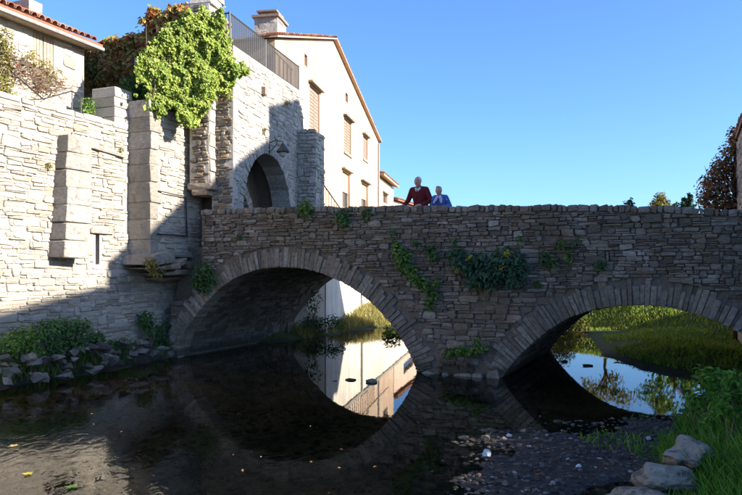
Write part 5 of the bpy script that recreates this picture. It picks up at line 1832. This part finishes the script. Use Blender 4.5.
# ------------------------------------------------------------------ people
def uv_ell(c, r, rotx=0.0, seg=20, rings=12):
    V, Fc = [], []
    R = Matrix.Rotation(rotx, 3, 'X')
    for i in range(1, rings):
        ph = math.pi * i / rings
        for k in range(seg):
            t = 2 * math.pi * k / seg
            V.append(Vector(c) + R @ Vector((r[0] * math.sin(ph) * math.cos(t), r[1] * math.sin(ph) * math.sin(t), r[2] * math.cos(ph))))
    V.append(Vector(c) + R @ Vector((0, 0, r[2])))
    V.append(Vector(c) + R @ Vector((0, 0, -r[2])))
    a, b = len(V) - 2, len(V) - 1
    for i in range(rings - 2):
        for k in range(seg):
            k2 = (k + 1) % seg
            Fc.append((i * seg + k, (i + 1) * seg + k, (i + 1) * seg + k2, i * seg + k2))
    for k in range(seg):
        k2 = (k + 1) % seg
        Fc.append((a, k, k2))
        Fc.append((b, (rings - 2) * seg + k2, (rings - 2) * seg + k))
    return V, Fc


def limb(g, pts, rs):
    """tapered limb with rounded joints"""
    pts = [Vector(p) for p in pts]
    for i in range(len(pts) - 1):
        n_ = 6
        g.tube([pts[i].lerp(pts[i + 1], k / n_) for k in range(n_ + 1)], [rs[i] + (rs[i + 1] - rs[i]) * k / n_ for k in range(n_ + 1)], 12)
    for p, r in zip(pts, rs):
        g.add(*uv_ell(p, (r, r, r), 0, 12, 8))


def loft(g, rings, seg=20):
    """closed torso loft: rings of (cx, cy, cz, rx, ry)"""
    V, Fc = [], []
    for cx, cy, cz, rx, ry in rings:
        for k in range(seg):
            t = 2 * math.pi * k / seg
            V.append((cx + rx * math.cos(t), cy + ry * math.sin(t), cz))
    for i in range(len(rings) - 1):
        for k in range(seg):
            k2 = (k + 1) % seg
            Fc.append((i * seg + k, i * seg + k2, (i + 1) * seg + k2, (i + 1) * seg + k))
    Fc.append(tuple(range(seg))[::-1])
    Fc.append(tuple((len(rings) - 1) * seg + k for k in range(seg)))
    g.add(V, Fc)


def fuse(name, g, voxel, mat, parent, smooth_it=4):
    """one continuous skin over overlapping volumes (voxel remesh, smoothed), in the parent's local space"""
    me = bpy.data.meshes.new(name)
    me.from_pydata([tuple(v) for v in g.v], [], [list(f) for f in g.f])
    o = bpy.data.objects.new(name, me)
    COL.objects.link(o)
    m1 = o.modifiers.new('r', 'REMESH')
    m1.mode = 'VOXEL'
    m1.voxel_size = voxel
    m2 = o.modifiers.new('s', 'SMOOTH')
    m2.iterations = smooth_it
    dg = bpy.context.evaluated_depsgraph_get()
    me2 = bpy.data.meshes.new_from_object(o.evaluated_get(dg))
    o.modifiers.clear()
    o.data = me2
    me2.name = name
    me2.materials.clear()
    me2.materials.append(mat)
    me2.polygons.foreach_set('use_smooth', [True] * len(me2.polygons))
    o.parent = parent
    return o


def hand(g, wrist, fwd, palm_n, side, sc=1.0):
    """palm and five bent fingers resting on something: fwd along the hand, palm_n away from the palm, side towards the thumb"""
    w, f, n_, s = Vector(wrist), Vector(fwd).normalized(), Vector(palm_n).normalized(), Vector(side).normalized()
    limb(g, [w, w + f * .05 * sc, w + f * .085 * sc], [.026 * sc, .032 * sc, .03 * sc])
    for i, (off, ln) in enumerate(((.030, .070), (.011, .080), (-.009, .074), (-.028, .058))):
        b = w + f * .085 * sc + s * off * sc
        limb(g, [b, b + f * ln * .45 * sc + n_ * .006, b + f * ln * .8 * sc - n_ * .012 * sc, b + f * ln * sc - n_ * .03 * sc], [.0105 * sc, .0098 * sc, .009 * sc, .008 * sc])
    b = w + f * .03 * sc + s * .025 * sc
    limb(g, [b, b + s * .035 * sc + f * .025 * sc, b + s * .045 * sc + f * .055 * sc - n_ * .01], [.014 * sc, .012 * sc, .009 * sc])


def person(label, loc, rotz, H, P):
    root = bpy.data.objects.new('person', None)
    COL.objects.link(root)
    root.location = loc
    root.rotation_euler.z = rotz
    tag(root, label, 'person')
    k = H / 1.72
    v = lambda x, y, z: Vector((x * k, y * k, z * k))
    lean = P['lean']
    hip, chest, neck = v(0, .02, .93), v(0, -.02 - lean * .5, 1.28), v(0, -.03 - lean, 1.47)
    head = v(P['hx'], -.09 - lean * 1.3, 1.575)
    sw_ = P['shoulder'] * k
    shL, shR = v(0, -.03 - lean * .9, 1.425) + Vector((-sw_, 0, 0)), v(0, -.03 - lean * .9, 1.425) + Vector((sw_, 0, 0))
    elL, elR, wrL, wrR = [v(*P[q]) for q in ('elL', 'elR', 'wrL', 'wrR')]
    # body
    g = Geo()
    tors = lambda e: [(0, .02 * k, .86 * k, (.155 + e) * k, (.115 + e) * k), (0, .02 * k, .97 * k, (.165 + e) * k, (.12 + e) * k), (0, (0 - lean * .2) * k, 1.10 * k, (.15 + e) * k, (.112 + e) * k),
                      (0, (-.02 - lean * .5) * k, 1.26 * k, (.168 + e) * k, (.122 + e) * k), (0, (-.03 - lean * .8) * k, 1.38 * k, (.165 + e) * k, (.105 + e) * k),
                      (0, (-.03 - lean * .95) * k, 1.445 * k, (.10 + e) * k, (.075 + e) * k)]
    loft(g, tors(0))
    limb(g, [neck - Vector((0, 0, .06)), neck, head - v(0, -.02, .06)], [.062 * k, .056 * k, .055 * k])
    tl = P['tilt']
    g.add(*uv_ell(head, (.079 * k, .095 * k, .110 * k), tl))
    g.add(*uv_ell(head + v(0, -.025, -.055), (.052 * k, .06 * k, .06 * k), tl))      # jaw
    g.add(*uv_ell(head + v(0, -.093, -.022), (.014 * k, .022 * k, .026 * k), tl))    # nose
    g.add(*uv_ell(head + v(0, -.075, .028), (.05 * k, .022 * k, .014 * k), tl))      # brow
    for s in (-1, 1):
        g.add(*uv_ell(head + v(s * .074, .005, -.01), (.010 * k, .022 * k, .032 * k), tl))
    for sh_, el, wr in ((shL, elL, wrL), (shR, elR, wrR)):
        limb(g, [sh_ + Vector((0, 0, -.03 * k)), el, wr], [.050 * k, .042 * k, .028 * k])
    hand(g, wrL, P['hf'][0], (0, 0, 1), (1, 0, 0), k)
    hand(g, wrR, P['hf'][1], (0, 0, 1), (-1, 0, 0), k)
    for s in (-1, 1):
        limb(g, [v(s * .09, .02, .90), v(s * .10, -.01, .50), v(s * .10, .03, .09)], [.085 * k, .056 * k, .04 * k])
        limb(g, [v(s * .10, .03, .05), v(s * .115, -.12, .035)], [.042 * k, .035 * k])
    body = fuse('body', g, .0065, M['skin'], root)
    # clothes
    g = Geo()
    t2 = tors(.024)
    t2[0] = (0, .02 * k, .84 * k, .19 * k, .15 * k)
    loft(g, t2)
    for sh_, el, wr in ((shL, elL, wrL), (shR, elR, wrR)):
        e2 = el.lerp(wr, .9)
        limb(g, [sh_ + Vector((0, 0, -.03 * k)), el, e2], [.070 * k, .060 * k, .048 * k])
        limb(g, [neck + v(0, .01, -.055), sh_ + Vector((0, 0, -.025 * k))], [.075 * k, .066 * k])
    jk = fuse('jacket', g, .012, P['coat'], root, 6)
    g = Geo()
    loft(g, [(0, .02 * k, .80 * k, .17 * k, .13 * k), (0, .02 * k, .98 * k, .172 * k, .127 * k)])
    for s in (-1, 1):
        limb(g, [v(s * .09, .02, .88), v(s * .10, -.01, .50), v(s * .10, .03, .10)], [.10 * k, .075 * k, .068 * k])
    fuse('trousers', g, .014, M['trousers'], root, 5)
    for s in (-1, 1):
        g = Geo()
        limb(g, [v(s * .10, .05, .05), v(s * .105, -.05, .048), v(s * .118, -.14, .04)], [.05 * k, .05 * k, .044 * k])
        fuse('shoe', g, .01, M['shoe'], root)
    # collar or scarf
    g = Geo()
    nb_ = neck + v(0, -.005, -.02)
    ring = []
    for i in range(17):
        t = math.pi * (-.5) + 2 * math.pi * i / 16
        ring.append(nb_ + Vector((.085 * k * math.cos(t), .075 * k * math.sin(t) - .01, -.02 + .03 * math.sin(t))))
    g.tube(ring, .022 * k, 8)
    if P['scarf']:
        for s in (-1, 1):
            limb(g, [nb_ + v(s * .04, -.085, -.03), nb_ + v(s * .075, -.12, -.12), nb_ + v(s * .10 - .02, -.14, -.2)], [.03 * k, .04 * k, .03 * k])
    else:
        for s in (-1, 1):
            limb(g, [nb_ + v(s * .05, -.08, -.03), nb_ + v(s * .02, -.13, -.10)], [.026 * k, .014 * k])
    fuse('scarf' if P['scarf'] else 'collar', g, .008, P['collar'], root, 4)
    # hair, eyes, mouth
    g = Geo()
    g.add(*uv_ell(head + v(0, .030, .034), (.085 * k, .086 * k, .090 * k), tl))
    if P['full_hair']:
        g.add(*uv_ell(head + v(0, .03, .0), (.088 * k, .078 * k, .10 * k), tl))
        g.add(*uv_ell(head + v(0, -.05, .085), (.062 * k, .045 * k, .03 * k), tl))
    hair = fuse('hair', g, .008, P['hair'], root, 3)
    for vt in hair.data.vertices:
        vt.co += Vector((0, 0, 1)) * .006 * mnoise.noise(vt.co * 60)
    for s in (-1, 1):
        V, Fc = uv_ell(head + v(s * .031, -.083, .004), (.012 * k, .009 * k, .008 * k), 0, 10, 6)
        me = bpy.data.meshes.new('eye'); me.from_pydata([tuple(q) for q in V], [], Fc); me.materials.append(M['eye'])
        o = bpy.data.objects.new('eye', me); COL.objects.link(o); o.parent = root
    V, Fc = uv_ell(head + v(0, -.084, -.062), (.022 * k, .010 * k, .006 * k), 0, 10, 6)
    me = bpy.data.meshes.new('mouth'); me.from_pydata([tuple(q) for q in V], [], Fc); me.materials.append(M['lip'])
    o = bpy.data.objects.new('mouth', me); COL.objects.link(o); o.parent = root
    return root


def deck_place(px, v_):
    s, _ = BR.at(px, 200, -v_)
    return BR.w(s, deck_z(s), -v_)


face = math.atan2(-.4147, .91)          # local -y towards the downstream face of the bridge
mp = deck_place(421, .80)
person('man with grey hair in a dark red jacket leaning on the parapet', mp, face, 1.71,
       dict(lean=.10, hx=.0, shoulder=.175, elL=(-.30, -.06, 1.16), elR=(.29, -.12, 1.13), wrL=(-.32, -.28, 1.02), wrR=(.13, -.36, 1.01), hf=((.15, -1, -.05), (-.5, -1, -.05)), coat=M['maroon'],
            collar=M['collar'], scarf=False, hair=M['grey_hair'], full_hair=False, tilt=-.2))
wp = deck_place(441.5, .78)
person('shorter woman with grey hair in a blue jacket and pale scarf beside the man', wp, face, 1.48,
       dict(lean=.10, hx=-.01, shoulder=.165, elL=(-.25, -.12, 1.16), elR=(.27, -.10, 1.16), wrL=(-.07, -.34, 1.13), wrR=(.10, -.34, 1.12), hf=((.5, -1, -.05), (-.6, -1, -.05)), coat=M['blue_coat'],
            collar=M['lilac'], scarf=True, hair=M['grey_knit'], full_hair=True, tilt=-.2))
